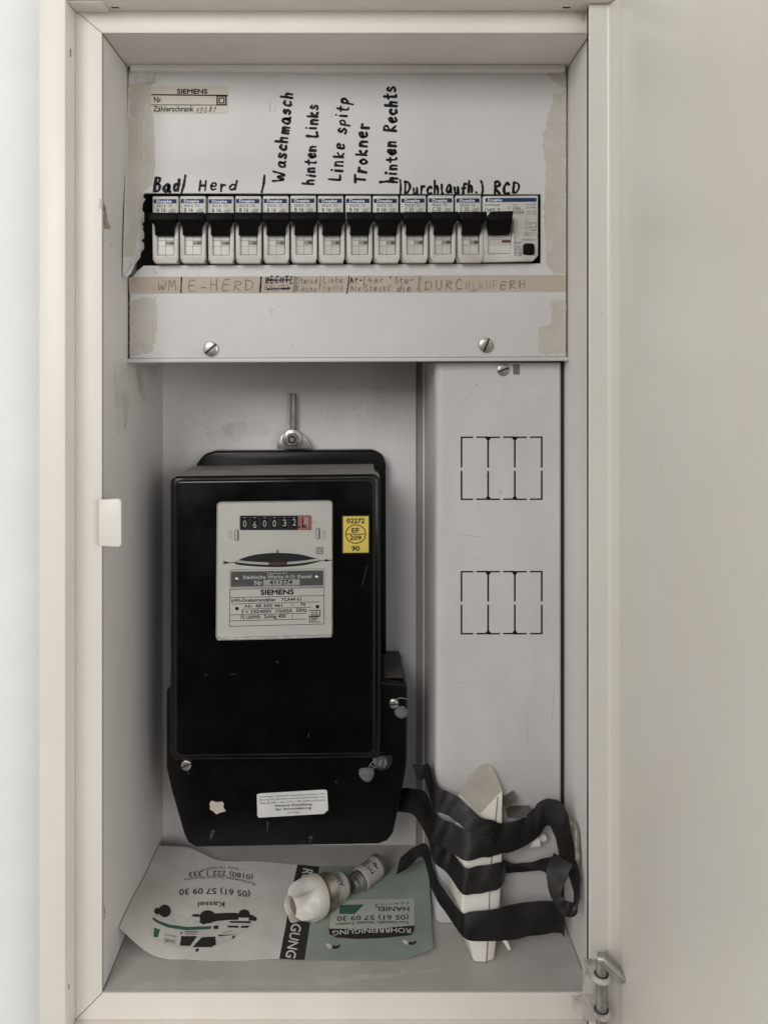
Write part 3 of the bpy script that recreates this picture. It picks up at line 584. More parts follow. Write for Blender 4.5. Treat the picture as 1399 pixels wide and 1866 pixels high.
pw('4er', (671, 515), (698, 514), 10.5, 1.7); pw('Steckl', (665, 530), (709, 529), 10.5, 1.7); pw('"', (711, 514), (716, 513), 11, 1.4); pbar(713, 516, 530, 1.2, 'faint')
pw('Stu-', (719, 517), (752, 515), 10.5, 1.7); pw('die', (723, 532), (748, 531), 11, 1.9); pbar(765, 504, 529, 2, 'pencil', -4)
pw('DURC', (774, 528), (843, 527), 16, 1.8); pw('HLAUF', (847, 527), (905, 526), 13, 1.5, 'faint'); pw('ERH', (911, 527), (958, 526), 14.5, 1.7)
slotted_screw('screw', pan, (385, 636), YP, 4.9, 40); slotted_screw('screw', pan, (885, 629), YP, 4.8, 68)
# black sheet added behind opening and tear, its colour standing for the compartment's shade
bb = B(); box(bb, XL+1, XR-1, 66, 68, 55, 140); obj('shade_backing', bb, 'dark', cab, 0)
# ================================================================ breakers
YF = 46.0
pitch = 50.1/(F/(D+YF))
def make_breaker(rating, label, group):
    r = root('circuit_breaker', label, 'circuit breaker', P(301, 480, 66), group)
    bm = B(); prism(bm, [(278.5, 357.5), (325, 357.5), (325, 478), (322, 480), (283, 480), (278.5, 474)], YF, YF+22, .5)
    obj('body', bm, 'bwhite', r)
    bm = B(); ya = 42.0
    U = [(277, 470), (276, 408), (278, 403), (281, 403), (283.5, 408), (285, 429), (285, 465), (318, 465), (318.5, 429), (320, 408), (322, 403), (325, 403), (326, 408), (326, 470), (322, 479.5), (283, 479.5)]; U = [(277.6+(a-276)*47.2/50, b) for a, b in U]
    prism(bm, U, ya, YF+.5, .7, 3); obj('body_frame', bm, 'bwhite', r)
    bm = B(); prism(bm, [(285.3, 428.5), (318, 428.5), (318, 465), (285.3, 465)], 44.3, YF+.3, .2, 1); wn = obj('label_window', bm, 'bwin', r)
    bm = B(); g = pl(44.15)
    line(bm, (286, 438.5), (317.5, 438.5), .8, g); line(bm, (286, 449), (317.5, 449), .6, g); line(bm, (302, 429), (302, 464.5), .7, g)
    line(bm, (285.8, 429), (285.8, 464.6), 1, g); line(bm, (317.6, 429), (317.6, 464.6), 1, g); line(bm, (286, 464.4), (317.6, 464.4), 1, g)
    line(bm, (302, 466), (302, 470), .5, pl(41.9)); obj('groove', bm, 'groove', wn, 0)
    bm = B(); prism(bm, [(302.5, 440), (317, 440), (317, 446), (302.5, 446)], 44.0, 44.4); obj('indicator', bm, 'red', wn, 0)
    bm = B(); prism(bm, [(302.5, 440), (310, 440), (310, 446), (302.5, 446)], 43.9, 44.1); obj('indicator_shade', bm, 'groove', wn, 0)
    bm = B(); prism(bm, [(280, 363), (322, 363), (322, 370.5), (280, 370.5)], YF-.15, YF+.2); bl = obj('brand_band', bm, 'blue', r, 0)
    bm = B(); text(bm, 'Doepke', (286, 369.2), (313, 369.2), 5, pl(YF-.25), bold=.25); obj('lettering', bm, 'pwhite', bl, 0)
    bm = B(); g = pl(YF-.15)
    text(bm, 'DLS 6', (286, 377), (302, 377), 4.2, g, bold=.15); text(bm, 'CE', (307, 377), (314, 377), 4, g); text(bm, rating, (286, 386.2), (302, 386.2), 6.6, g, bold=.25)
    text(bm, '~400V', (308, 384), (320.5, 384), 3, g); line(bm, (308, 386), (320, 386), 1.2, g)
    for y in (374, 378, 382, 386): line(bm, (280.5, y), (282, y), 1.6, g)
    obj('lettering', bm, 'greyprint', r, 0)
    # toggle lever: wide bar on a narrower neck, proud of the body
    bm = B(); pf = [(271, 387), (322, 387), (322, 401), (318.5, 404), (316, 411), (316.5, 429), (282.5, 429), (281.5, 411), (276, 404), (271, 401)]
    yt = {387: 34.5, 401: 33.5, 404: 34.5, 411: 36.5, 429: 40.5}
    q = [P(a, b, yt[b]) for a, b in pf]
    f0 = [bm.verts.new((v.x, yt[b], v.z)) for v, (a, b) in zip(q, pf)]; f1 = [bm.verts.new((v.x, YF+1 if b > 404 else 40.5, v.z)) for v, (a, b) in zip(q, pf)]
    n = len(q); fs = [bm.faces.new([f0[0], f0[1], f0[2], f0[9]]), bm.faces.new([f0[2], f0[3], f0[8], f0[9]]), bm.faces.new([f0[3], f0[4], f0[7], f0[8]]), bm.faces.new([f0[4], f0[5], f0[6], f0[7]]), bm.faces.new(f1[::-1])]
    for i in range(n): fs.append(bm.faces.new([f0[i], f1[i], f1[(i+1) % n], f0[(i+1) % n]]))
    bmesh.ops.recalc_face_normals(bm, faces=fs); bevel_all(bm, fs, .6, 3, 40); obj('toggle_lever', bm, 'lever', r, 50)
    return r
def kids(o): return [c for c in bpy.data.objects if c.parent == o]
def dup(rt, dx, dz, label):
    r = rt.copy(); C.collection.objects.link(r); r.location = rt.location+Vector((dx+random.uniform(-.12, .12), random.uniform(-.35, .25), dz+random.uniform(-.15, .15)))*S; r.rotation_euler = (0, random.uniform(-.004, .004), random.uniform(-.006, .006)); r['label'] = label
    for c in kids(rt):
        k = c.copy(); C.collection.objects.link(k); k.parent = r
        for g in kids(c):
            j = g.copy(); C.collection.objects.link(j); j.parent = k
    return r
GB = 'circuit breakers in one row'
names = ['white breaker with black lever at the torn end, under the word Bad', 'left breaker of the three under the handwritten word Herd', 'middle breaker of the three under the handwritten word Herd',
         'right breaker of the three under the handwritten word Herd', 'breaker with black lever directly below the upright word Waschmasch', 'breaker with black lever directly below the upright words hinten Links',
         'breaker with black lever directly below the upright words Linke spitp', 'breaker with black lever directly below the upright word Trokner', 'breaker with black lever directly below the upright words hinten Rechts',
         'left C 32 breaker of the three under the word Durchlaufh.', 'middle C 32 breaker of the three under the word Durchlaufh.', 'C 32 breaker beside the wide RCD, under the word Durchlaufh.']
b0 = make_breaker('B 16', names[0], GB)
for i in range(1, 9): dup(b0, pitch*i, .05*i, names[i])
c0 = make_breaker('C 32', names[9], GB); c0.location += Vector((pitch*9, 0, .45))*S
for i in (10, 11): dup(c0, pitch*(i-9), .05*(i-9), names[i])
# residual current device
rc = root('residual_current_device', 'double width RCD with black lever, test button and circuit diagram', 'residual current device', P(930, 478, 66))
bm = B(); prism(bm, [(880, 357), (980, 356), (980, 466), (972, 475), (880, 477)], YF-1.5, YF+22, .6); obj('body', bm, 'bwhite', rc)
yr = YF-1.5
bm = B(); prism(bm, [(878.5, 470), (879, 402), (881, 396), (886, 396), (889.5, 402), (889.5, 463), (931, 462), (932, 430), (936, 398), (940, 395), (941, 402), (937, 430), (937, 462), (978, 466), (971, 475.5), (880, 477.5)], yr-1.6, yr+.3, .5, 2)
obj('body_frame', bm, 'bwhite', rc)
bm = B(); prism(bm, [(884, 361), (977, 360.5), (977, 367.5), (884, 368.2)], yr-.15, yr+.2); bl = obj('brand_band', bm, 'teal', rc, 0)
bm = B(); text(bm, 'Doepke', (889, 367), (914, 366.7), 5, pl(yr-.25), bold=.25); obj('lettering', bm, 'pwhite', bl, 0)
g = pl(yr-.15); bm = B()
text(bm, 'FI-Schalter', (883, 375), (911, 374.6), 3.6, g, .02); text(bm, 'DFS 2', (883, 387), (911, 386), 6.8, g, bold=.25); text(bm, '25A', (934, 382), (948, 382), 5.4, g, bold=.2); text(bm, '0,03A', (934, 389.5), (955, 389), 5.6, g, bold=.2)
text(bm, 'In', (925, 381), (929, 381), 4.5, g); text(bm, '10kA', (933, 374), (944, 374), 2.6, g); text(bm, 'Un ~230V', (957, 374), (977, 374), 2.8, g); text(bm, 'Inc 3000A', (959, 379.5), (977, 379.5), 2.8, g)
for a in ((960, 385, 966, 390), (971, 384, 976, 390)):
    line(bm, (a[0], a[1]), (a[2], a[1]), .7, g); line(bm, (a[0], a[3]), (a[2], a[3]), .7, g); line(bm, (a[0], a[1]), (a[0], a[3]), .7, g); line(bm, (a[2], a[1]), (a[2], a[3]), .7, g)
for x in (957.5, 962.5): line(bm, (x, 398), (x, 430), .5, g)
for y in (406, 415, 424, 428): line(bm, (953, y), (977, y), .5, g)
for x0, x1 in ((965, 965), (976, 976)): line(bm, (x0, 403), (x1, 416), .5, g)
disc(bm, (957.8, 401), 1.1, 1.1, g, 10); disc(bm, (962.5, 428.5), 1.2, 1.2, g, 10); line(bm, (966, 419.5), (977, 419.2), 1.6, g)
disc(bm, (971, 410), 5, 5, g, 18, .6); text(bm, 'Prüftaste', (952, 438.5), (976, 438), 3, g)
text(bm, 'IP40', (938, 444), (949, 444), 3, g); text(bm, 'CE', (937, 467), (951, 466.5), 7, pl(yr-1.75))
for p, q in (((943.5, 447), (939, 455)), ((943.5, 447), (949, 455)), ((939, 455), (949, 455))): line(bm, p, q, .8, g)
text(bm, 'I', (937, 414), (937.1, 408), 3, g); disc(bm, (936, 421), 2.2, 3.2, pl(yr-1.75), 14, .7)
obj('lettering', bm, 'greyprint', rc, 0)
bm = B(); prism(bm, [(889.8, 429), (931, 428.5), (931, 462), (889.8, 463)], yr-.7, yr+.1, .2, 1); wn = obj('label_window', bm, 'bwin', rc)
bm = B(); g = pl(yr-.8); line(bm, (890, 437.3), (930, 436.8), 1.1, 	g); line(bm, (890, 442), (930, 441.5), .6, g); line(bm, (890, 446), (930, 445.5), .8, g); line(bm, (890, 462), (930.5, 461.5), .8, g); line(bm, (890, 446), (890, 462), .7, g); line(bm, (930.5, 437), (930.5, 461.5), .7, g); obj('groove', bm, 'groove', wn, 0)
bm = B(); prism(bm, [(914, 437.5), (930, 437), (930, 442), (914, 442.4)], yr-.95, yr-.6); obj('indicator', bm, 'red', wn, 0)
bm = B(); q = [(893, 385), (935, 384), (933.5, 400), (930.5, 425), (890, 426), (890.5, 402)]; yy = [32.5, 32.5, 32, 39, 39, 32]; qq = [P(a, b, c) for (a, b), c in zip(q, yy)]
f0 = [bm.verts.new((v.x, y, v.z)) for v, y in zip(qq, yy)]; f1 = [bm.verts.new((v.x, YF, v.z)) for v in qq]
fs = [bm.faces.new([f0[0], f0[1], f0[2], f0[5]]), bm.faces.new([f0[5], f0[2], f0[3], f0[4]]), bm.faces.new(f1[::-1])]+[bm.faces.new([f0[i], f1[i], f1[(i+1) % 6], f0[(i+1) % 6]]) for i in range(6)]
bmesh.ops.recalc_face_normals(bm, faces=fs); bevel_all(bm, fs, .7, 3, 40); obj('toggle_lever', bm, 'lever', rc, 50)
bm = B(); prism(bm, rrect(953.5, 443, 974, 464, 5), yr-2.6, yr+.2, .8, 3); obj('test_button', bm, 'lever', rc)
# ================================================================ cable cover column
YC = 55.0
col = root('cable_cover', 'tall pale grey cover box with two dashed knockout grids right of the meter', 'cable cover', (93, 95, ZB))
xa, xb2 = P(793, 0, YC).x, P(1022, 0, YC).x; zt2 = P(0, 661, YC).z; zb2 = ZB+.6
bm = B(); pr = []; rr = 5.0
for k in range(7): a = math.radians(180+90*k/6); pr.append((xa+rr+rr*math.cos(a), YC+rr+rr*math.sin(a)))
pr += [(xb2-1.2, YC), (xb2, YC+1.2), (xb2, YB-1.5), (xa, YB-1.5)]
t = [bm.verts.new((x, y, zt2)) for x, y in pr]; b = [bm.verts.new((x, y, zb2)) for x, y in pr]; n = len(pr)
fs = [bm.faces.new(t), bm.faces.new(b[::-1])]+[bm.faces.new([t[i], b[i], b[(i+1) % n], t[(i+1) % n]]) for i in range(n)]
bmesh.ops.recalc_face_normals(bm, faces=fs); obj('cover_box', bm, 'column', col, 35)
bm = B(); prism(bm, [(1022.5, 660), (1029.5, 660), (1029.5, 1692), (1022.5, 1692)], YC+2, YC+6); obj('seam_gap_shade', bm, 'dark', col, 0)  # dark filler in the slit beside the wall, coloured as its shade
kn = pl(YC-.1)
for (y0, ym, y1) in ((797, 855, 910), (1042, 1099, 1155)):
    bm = B(); xs = [840.5, 889, 937.5, 986.5]
    for i, x in enumerate(xs):
        line(bm, (x, y0), (x, ym-3), 3.0, kn); line(bm, (x, ym+3), (x, y1), 3.0, kn)
    for y in (y0, y1):
        for i in range(3):
            m0 = (xs[i]+xs[i+1])/2; line(bm, (xs[i]-1.5 if i == 0 else xs[i]-.2, y), (m0-2.8, y-.3), 2.6, kn); line(bm, (m0+2.8, y-.3), (xs[i+1]+(1.5 if i == 2 else .2), y-.5), 2.6, kn)
    for i in (1, 2):
        for y, sg in ((y0, 1), (y1, -1)): sheet(bm, [(xs[i]-6, y), (xs[i]+6, y), (xs[i]+1.4, y+sg*6), (xs[i]-1.4, y+sg*6)], pl(YC-.14))
    obj('knockout_grid', bm, 'ink', col, 0)
slotted_screw('screw', col, (916, 674), YC, 4.0, 20, h=1.5)
bm = B(); prism(bm, rrect(934.5, 664, 946.5, 682.5, 1.2), YC-.2, YC+.3); obj('square_hole', bm, 'brown', col, 0)
decal('smudge', 'pale', col, wobble([(900, 700), (912, 695), (916, 715), (905, 725)], 2), wobble([(950, 705), (970, 700), (995, 715), (975, 728), (955, 724)], 3),
      wobble([(975, 910), (981, 910), (975, 1020), (971, 1030)], 1), wobble([(960, 840), (980, 838), (978, 870), (962, 880)], 3), surf=pl(YC-.12))
decal('smudge', 'smudge', col, wobble([(907, 895), (914, 880), (919, 883), (916, 898), (910, 901)], 1), wobble([(930, 880), (933, 885), (935, 893), (931, 893)], .7), wobble([(867, 700), (869, 700), (869, 703), (867, 703)], .3), surf=pl(YC-.13))
bm = B()
for a, b_ in (((880, 932), (885, 930)), ((840, 975), (905, 982)), ((860, 1015), (882, 1020)), ((835, 742), (860, 712)), ((858, 712), (880, 690)), ((1010, 1250), (1004, 1330)), ((960, 1300), (962, 1360)), ((836, 1244), (900, 1240))): line(bm, a, b_, .7, pl(YC-.11))
obj('scratch', bm, 'smudge', col, 0)
# ================================================================ the meter
YM = 56.0; YT = 72.0
met = root('electricity_meter', 'glossy black bakelite electricity meter with pale dial window and yellow sticker', 'electricity meter', P(520, 1540, 128))
def nearpx(pts, y): return pts
bm = B(); prism(bm, [(357, 846), (372, 828), (392, 822), (680, 820), (697, 829), (703, 846), (704, 1300), (345, 1300)], 122, 134, 2.0, 3); obj('back_plate', bm, 'bake2', met)
bm = B(); prism(bm, [(310, 876), (318, 869), (684, 865), (693, 873), (694, 1375), (688, 1383), (318, 1387), (310, 1378)], YM+8, 122, 2.0, 3); cov = obj('cover', bm, 'bake', met)
bm = B(); prism(bm, [(318, 882), (326, 875), (675, 871), (684, 879), (684, 1368), (676, 1376), (326, 1380), (318, 1371)], YM, YM+8.5, 4.2, 7); obj('cover_face', bm, 'bake', met, 60)
# dusty upper side of the cover
a0, a1 = P(318, 869, YM+8), P(684, 865, YM+8)
bm = B(); vs = [bm.verts.new(v) for v in (Vector((a0.x+.3, YM+10, a0.z+.2)), Vector((a1.x-.3, YM+10, a1.z+.2)), Vector((a1.x-.3, 121.5, a1.z+.2)), Vector((a0.x+.3, 121.5, a0.z+.2)))]; bm.faces.new(vs); obj('dust_film', bm, 'dusty', met, 0)
# terminal cover
tcv = [(303, 1260), (303, 1400), (312, 1440), (335, 1520), (343, 1537), (358, 1545), (690, 1539), (706, 1533), (716, 1519), (727, 1470), (740, 1400), (742, 1330), (742, 1255), (738, 1247), (700, 1243), (310, 1250)]
bm = B(); prism(bm, tcv, YT, 130, 2.4, 4); tco = obj('terminal_cover', bm, 'bake2', met)
zt3 = P(0, 1243, YT).z
bm = B(); vs = [bm.verts.new((x, y, zt3+.3)) for x, y in ((P(702, 0, YT).x, YT+6), (P(736, 0, YT).x, YT+6), (P(736, 0, YT).x, 128), (P(702, 0, YT).x, 128))]; bm.faces.new(vs); obj('dust_film', bm, 'dimdust', met, 0)
# hanger lug with nut
bm = B(); prism(bm, [(504, 818), (506, 806), (512, 795), (518, 788), (548, 788), (556, 796), (564, 808), (566, 818)], 124, 127, .5); lug = obj('hanger_lug', bm, 'steel', met)
nc = P(533, 800, 124); bm = B(); lathe(bm, nc, nc+Vector((0, -1, 0)), [(-.5, 7.6), (1.2, 7.6), (1.6, 7.0)], 30); obj('washer', bm, 'steel', lug)
bm = B(); lathe(bm, nc, nc+Vector((0, -1, 0)), [(1.4, 5.2), (4.4, 5.2), (4.9, 4.6)], 6); obj('nut', bm, 'steel', lug, 20)
bm = B(); lathe(bm, nc, nc+Vector((0, -1, 0)), [(4.95, 3.2), (5.0, 3.1)], 20); obj('bore', bm, 'dark', lug)
bm = B(); lathe(bm, nc, nc+Vector((0, -1, 0)), [(4.5, 2.0), (5.6, 2.0), (6.0, 1.6)], 18); obj('bolt_end', bm, 'screw', lug)
# dial
YD = YM-.3
def rq(tl_, tr_, br_, bl_, r):                    # rounded quadrilateral in photo px
    out = []; q = [Vector(v) for v in (tl_, tr_, br_, bl_)]
    for i in range(4):
        a_, c_, b_ = q[i-1], q[i], q[(i+1) % 4]; p0 = c_+(a_-c_).normalized()*r; p1 = c_+(b_-c_).normalized()*r
        for k in range(5): t = k/4; v = p0*(1-t)**2+c_*2*t*(1-t)+p1*t*t; out.append((v.x, v.y))
    return out
RD = rq((398, 917.5), (604, 914), (603.5, 1157), (396, 1161), 6)
bm = B(); prism(bm, rq((395, 915), (606, 912), (606, 1162), (393, 1167), 8), YD-1.0, YM+.6, .4, 2); obj('dial_rim', bm, 'dialedge', met)
DY = YD-1.15
bm = B(); prism(bm, RD, DY, DY+.6); dial = obj('dial', bm, 'dial', met, 0)
z1, z2, z3 = pl(DY-.1), pl(DY-.2), pl(DY-.3)
bm = B(); prism(bm, rrect(437, 939.5, 568, 966, 3), DY-.12, DY+.1); rg = obj('register', bm, 'reg', met, 0)
bm = B(); sheet(bm, [(543, 939), (565, 938.6), (567.5, 941), (567.5, 962), (565, 965), (543, 965.6)], z2); obj('decimal_drum', bm, 'regred', rg, 0)
bm = B()
for x, y, ch in ((446, 961, '0'), (464.3, 962, '6'), (482.2, 961, '0'), (500, 961, '0'), (518.4, 960.5, '3'), (536.2, 959.5, '2')): sheet(bm, [(x-5, y-18), (x+5, y-18), (x+5, y+2), (x-5, y+2)], pl(DY-.16))
obj('drum', bm, 'print', rg, 0)
bm = B()
for x, y, ch in ((446, 960.5, '0'), (464.3, 962, '6'), (482.2, 960.2, '0'), (500, 960, '0'), (518.4, 958.8, '3'), (536.2, 957.8, '2')): text(bm, ch, (x-3, y), (x+3.2, y), 12, z3, -.005); line(bm, (x-1.5, 943.5), (x+1.5, 943.5), 1.2, z3)
text(bm, '3', (553, 954), (559, 954), 10, z3, .01)
obj('digits', bm, 'discw', rg, 0)
bm = B(); line(bm, (546, 958), (545, 962), 3, z3); line(bm, (552, 956), (552, 962), 3, z3); line(bm, (556, 957), (556, 962), 2.4, z3); line(bm, (562, 942), (562, 962), 1.6, z3); line(bm, (551.3, 943), (551.3, 955), 2, z3); obj('drum_marks', bm, 'print', rg, 0)
bm = B(); line(bm, (561, 942), (561, 961), 1.4, pl(DY-.34)); obj('drum_scale', bm, 'discw', rg, 0)
bm = B()
for x, y in ((431.5, 975), (579.5, 972.5)):
    for p, q in (((-3.3, -9.5), (3.3, -9.5)), ((3.3, -9.5), (3.3, 9.5)), ((3.3, 9.5), (-3.3, 9.5)), ((-3.3, 9.5), (-3.3, -9.5))): line(bm, (x+p[0], y+p[1]), (x+q[0], y+q[1]), 1.1, z1)
    line(bm, (x+1.8, y-8), (x+1.8, y+8), 1.5, z1)
for x in (417.5, 421.5, 589.5, 592.5):
    for k in range(5): line(bm, (x-1, 967+k*3.5), (x+1.4, 967+k*3.5), .9, z1)
line(bm, (568, 951.5), (574, 951), .8, z1)
obj('slot_marks', bm, 'plate', dial, 0)
top = cr_pts([(428, 1024), (445, 1016), (470, 1010), (506, 1007.5), (545, 1010), (570, 1016), (583, 1019)], 5); bot = cr_pts([(583, 1023), (560, 1029), (535, 1032), (506, 1033.5), (470, 1032.5), (440, 1030), (429, 1028)], 5)
bm = B(); sheet(bm, top+bot, z1); ds = obj('disc_opening', bm, 'reg', met, 0)
def arcband(bm, xa, xb, th, sf):
    n = 14; tp_ = []; bt_ = []
    for k in range(n+1):
        x = xa+(xb-xa)*k/n; t = (x-431)/(583-431); y = 1022.5-3.5*t+4*t*(1-t)*6.2; tp_.append((x, y-th/2)); bt_.append((x, y+th/2))
    for k in range(n): sheet(bm, [tp_[k], tp_[k+1], bt_[k+1], bt_[k]], sf)
bm = B(); arcband(bm, 430, 490, 4.2, z2); arcband(bm, 523, 583, 4.2, z2); obj('disc_edge', bm, 'discw', ds, 0)
bm = B(); arcband(bm, 489.5, 523.5, 4.4, pl(DY-.24)); obj('disc_mark', bm, 'redmark', ds, 0)
bm = B()
line(bm, (415, 1025.3), (430, 1025), 1.2, z1); line(bm, (406, 1022.8), (416, 1025), 1.6, z1); line(bm, (406, 1028), (416, 1025.6), 1.6, z1); line(bm, (409, 1025.4), (416, 1025.3), 1.4, z1)
line(bm, (583, 1021.5), (604, 1021), 1.1, z1); sheet(bm, [(592, 1018.8), (603.5, 1021), (592, 1023.6)], z2)
line(bm, (505.8, 1002), (505.8, 1008.5), 2.6, z1)
for a, wd in ((5.4, 1.1), (2.3, 1.0)):
    for p, q in (((-1, -1), (1, -1)), ((1, -1), (1, 1)), ((1, 1), (-1, 1)), ((-1, 1), (-1, -1))): line(bm, (582.6+p[0]*a, 1003.3+p[1]*a), (582.6+q[0]*a, 1003.3+q[1]*a), wd, z2)
text(bm, 'SIEMENS', (475.5, 1083.8), (535, 1082.8), 8.6, z1, bold=.6)
text(bm, 'kWh-Drehstromzähler', (422, 1097.3), (503, 1095.6), 6, z1, bold=.2); text(bm, '7CA44 61', (512.7, 1095.5), (548.6, 1094.3), 5.6, z1, bold=.2)
text(bm, 'Nr. 48 435 461', (447, 1107.5), (514.5, 1105.8), 5.6, z1, bold=.2); text(bm, '74', (548, 1104.4), (556, 1104.1), 5.6, z1, bold=.2)
text(bm, '3 × 230/400V', (440, 1118), (495.5, 1116.6), 6, z1, bold=.2); text(bm, '10(60)A', (503, 1116.4), (532.8, 1115.5), 6, z1, bold=.2); text(bm, '50Hz', (540, 1115), (559, 1114.4), 6, z1, bold=.2)
text(bm, '75 U/kWh', (438.3, 1128), (474, 1127), 6, z1, bold=.2); text(bm, 'Schltg 400', (481.8, 1126.6), (520.7, 1125.4), 6, z1, bold=.2)
text(bm, '212', (567, 1120.6), (578.5, 1120.3), 5.6, z1, bold=.2); text(bm, '307', (567, 1131), (578.5, 1130.7), 5.6, z1, bold=.2)
for p, q in (((419, 1074), (590.5, 1070.5)), ((590.5, 1070.5), (590.5, 1137)), ((590.5, 1137), (418.5, 1141.5)), ((418.5, 1141.5), (419, 1074)), ((419, 1089), (590, 1085.3)), ((421, 1100.6), (583, 1096.6)), ((442, 1110), (567, 1106.6)), ((419, 1120.6), (558, 1117.6)), ((419, 1131.3), (558, 1128)), ((533, 1099), (533, 1105.5)), ((533, 1119.5), (533, 1127.5))): line(bm, p, q, .9, z1)
for p, q in (((563, 1112.3), (583, 1112)), ((583, 1112), (583, 1122)), ((583, 1122), (563, 1122.6)), ((564, 1124), (564, 1133.6)), ((564, 1133.6), (583, 1133.2)), ((564, 1124), (583, 1123.4))): line(bm, p, q, 1.3, z1)
disc(bm, (431.8, 1109), 3.2, 3.2, z1, 16); disc(bm, (578.5, 1105.5), 3.2, 3.2, z1, 16)
for p, q in (((419.5, 1038.5), (591, 1036.5)), ((591, 1036.5), (591, 1069)), ((591, 1069), (419.5, 1071.5)), ((419.5, 1071.5), (419.5, 1038.5))): line(bm, p, q, .6, z1)
obj('dial_print', bm, 'print', dial, 0)
bm = B(); sheet(bm, [(421, 1041.5), (589, 1039.3), (589, 1067), (421, 1069.5)], z1); npl = obj('name_plate', bm, 'plate', dial, 0)
bm = B(); text(bm, 'Eigentum der', (487.5, 1046.6), (523.6, 1046), 3.8, z2); text(bm, 'Städtische Werke A·G· Kassel', (443, 1055), (567.5, 1053), 6, z2, bold=.22); text(bm, 'Nr', (464, 1066.5), (478, 1066.2), 8.6, z2, bold=.3); obj('lettering', bm, 'plight', npl, 0)
bm = B(); sheet(bm, [(480, 1056.5), (546, 1055.3), (546, 1066), (480, 1067.3)], z2); obj('number_field', bm, 'ppale', npl, 0)
bm = B(); text(bm, '411274', (491.4, 1065.3), (532.8, 1064.6), 7.8, z3, bold=.25); obj('number', bm, 'print', npl, 0)
for x, y in ((431.5, 1056), (577.3, 1052.5)):
    c = P(x, y, DY); bm = B(); lathe(bm, c, c+Vector((0, -1, 0)), [(-.1, 1.6), (.4, 1.5), (.7, 1.0), (.85, .3)], 16); obj('rivet', bm, 'screw', npl)
bm = B(); prism(bm, rq((397, 916), (605, 913), (604.5, 1158), (395, 1162), 6), DY-1.4, DY-.9); obj('glass_pane', bm, 'glass', met, 0)
bm = B(); tube(bm, [P(397, 1164.5, DY), P(500, 1162, DY-.4), P(604, 1158.5, DY)], [1.0, 1.1, 1.0], 8); obj('window_ledge', bm, 'dialedge', met)
# yellow test label
bm = B(); prism(bm, [(622, 938.5), (674, 938), (674, 1009.5), (622, 1010)], YM-.12, YM+.1); yb = obj('test_label', bm, 'print', met, 0)
bm = B(); sheet(bm, [(625, 941), (671.5, 940.6), (671.5, 1006.8), (625, 1007.2)], pl(YM-.2)); obj('label_field', bm, 'yellow', yb, 0)
bm = B(); g = pl(YM-.28)
text(bm, '02272', (632, 953.2), (664, 953), 8, g, bold=.35); disc(bm, (648, 973.2), 18.8, 17.6, g, 40, 1.5); line(bm, (629.5, 973.5), (666.5, 973.2), 1.4, g)
text(bm, 'EF', (641, 970.4), (654.4, 970.3), 8, g, bold=.3); text(bm, '209', (637.5, 984), (658, 983.9), 8, g, bold=.3); text(bm, '90', (641, 1003.8), (655, 1003.7), 8.4, g, bold=.4); obj('lettering', bm, 'print', yb, 0)
# terminal cover details
slotted_screw('screw', met, (340, 1393), YT, 3.6, 25, h=2.0); slotted_screw('screw', met, (697, 1387), YT-2, 3.4, 80, h=4.0); slotted_screw('screw', met, (717.5, 1281), YT, 3.3, 2, h=2.0)
bm = B(); lathe(bm, P(697, 1384, YT), P(697, 1384, YT-3), [(0, 7.0), (1.0, 6.6), (1.2, 5.2)], 28); obj('screw_boss', bm, 'bake2', met)
bm = B(); lathe(bm, P(668, 1408, YT), P(668, 1408, YT-3), [(-.1, 5.4), (1.2, 5.2), (1.6, 4.4)], 18, lambda t, a: 1+.06*math.sin(3*a+1)); sl = obj('lead_seal', bm, 'lead', met)
bm = B(); tube(bm, [P(*q) for q in cr_pts([(672, 1397, YT-1), (681, 1386, YT-2), (693, 1380, YT-3), (704, 1384, YT-3.5), (700, 1396, YT-3), (684, 1399, YT-2), (676, 1394, YT-1)], 5)], .35, 6); obj('seal_wire', bm, 'pin', sl)
bm = B(); lathe(bm, P(731, 1295, YT), P(731, 1295, YT-3), [(-.1, 5.0), (1, 4.6), (1.3, 4)], 16, lambda t, a: (.75 if math.sin(a) > .3 else 1)); s2 = obj('lead_seal', bm, 'lead', met)
bm = B(); tube(bm, [P(*q) for q in cr_pts([(721, 1275, YT-1), (730, 1272, YT-1.5), (742, 1274, YT)], 5)], .3, 6); obj('seal_wire', bm, 'pin', s2)
bm = B(); prism(bm, [(468, 1448), (474, 1446), (592, 1439), (596, 1441), (598, 1476), (590, 1483), (472, 1490), (469, 1487)], YT-.2, YT+.1); fo = obj('warning_label', bm, 'foil', met, 0)
bm = B(); g = pl(YT-.3)
def tl(s, x0, x1, y, cap, off=0): text(bm, s, (x0, y), (x1, y-(x1-x0)*.05), cap, g, off)
tl('Unbefugter Gebrauch elektrischer Arbeit u. Ver-', 473, 593, 1453.5, 2.9); tl('letzung der Plomben werden strafrechtlich ver-', 473, 593, 1459, 2.9); tl('folgt §§ 248 c, 263, 274 u. 303 StGB und haben', 473, 593, 1465, 2.9)
tl('fristlose Einstellung', 501, 568, 1470.5, 4.2, .03); tl('der Stromlieferung', 502, 567, 1477, 4.2, .03); tl('zur Folge.', 523, 546, 1482, 3)
obj('lettering', bm, 'print', fo, 0)
bm = B(); prism(bm, wobble([(382, 1464), (386, 1459), (395, 1462), (405, 1461), (408, 1466), (407, 1472), (411, 1478), (405, 1480), (394, 1484), (388, 1477), (383, 1475)], .6, 5), YT-.5, YT+.1); obj('label_scrap', bm, 'sticker', met, 0)
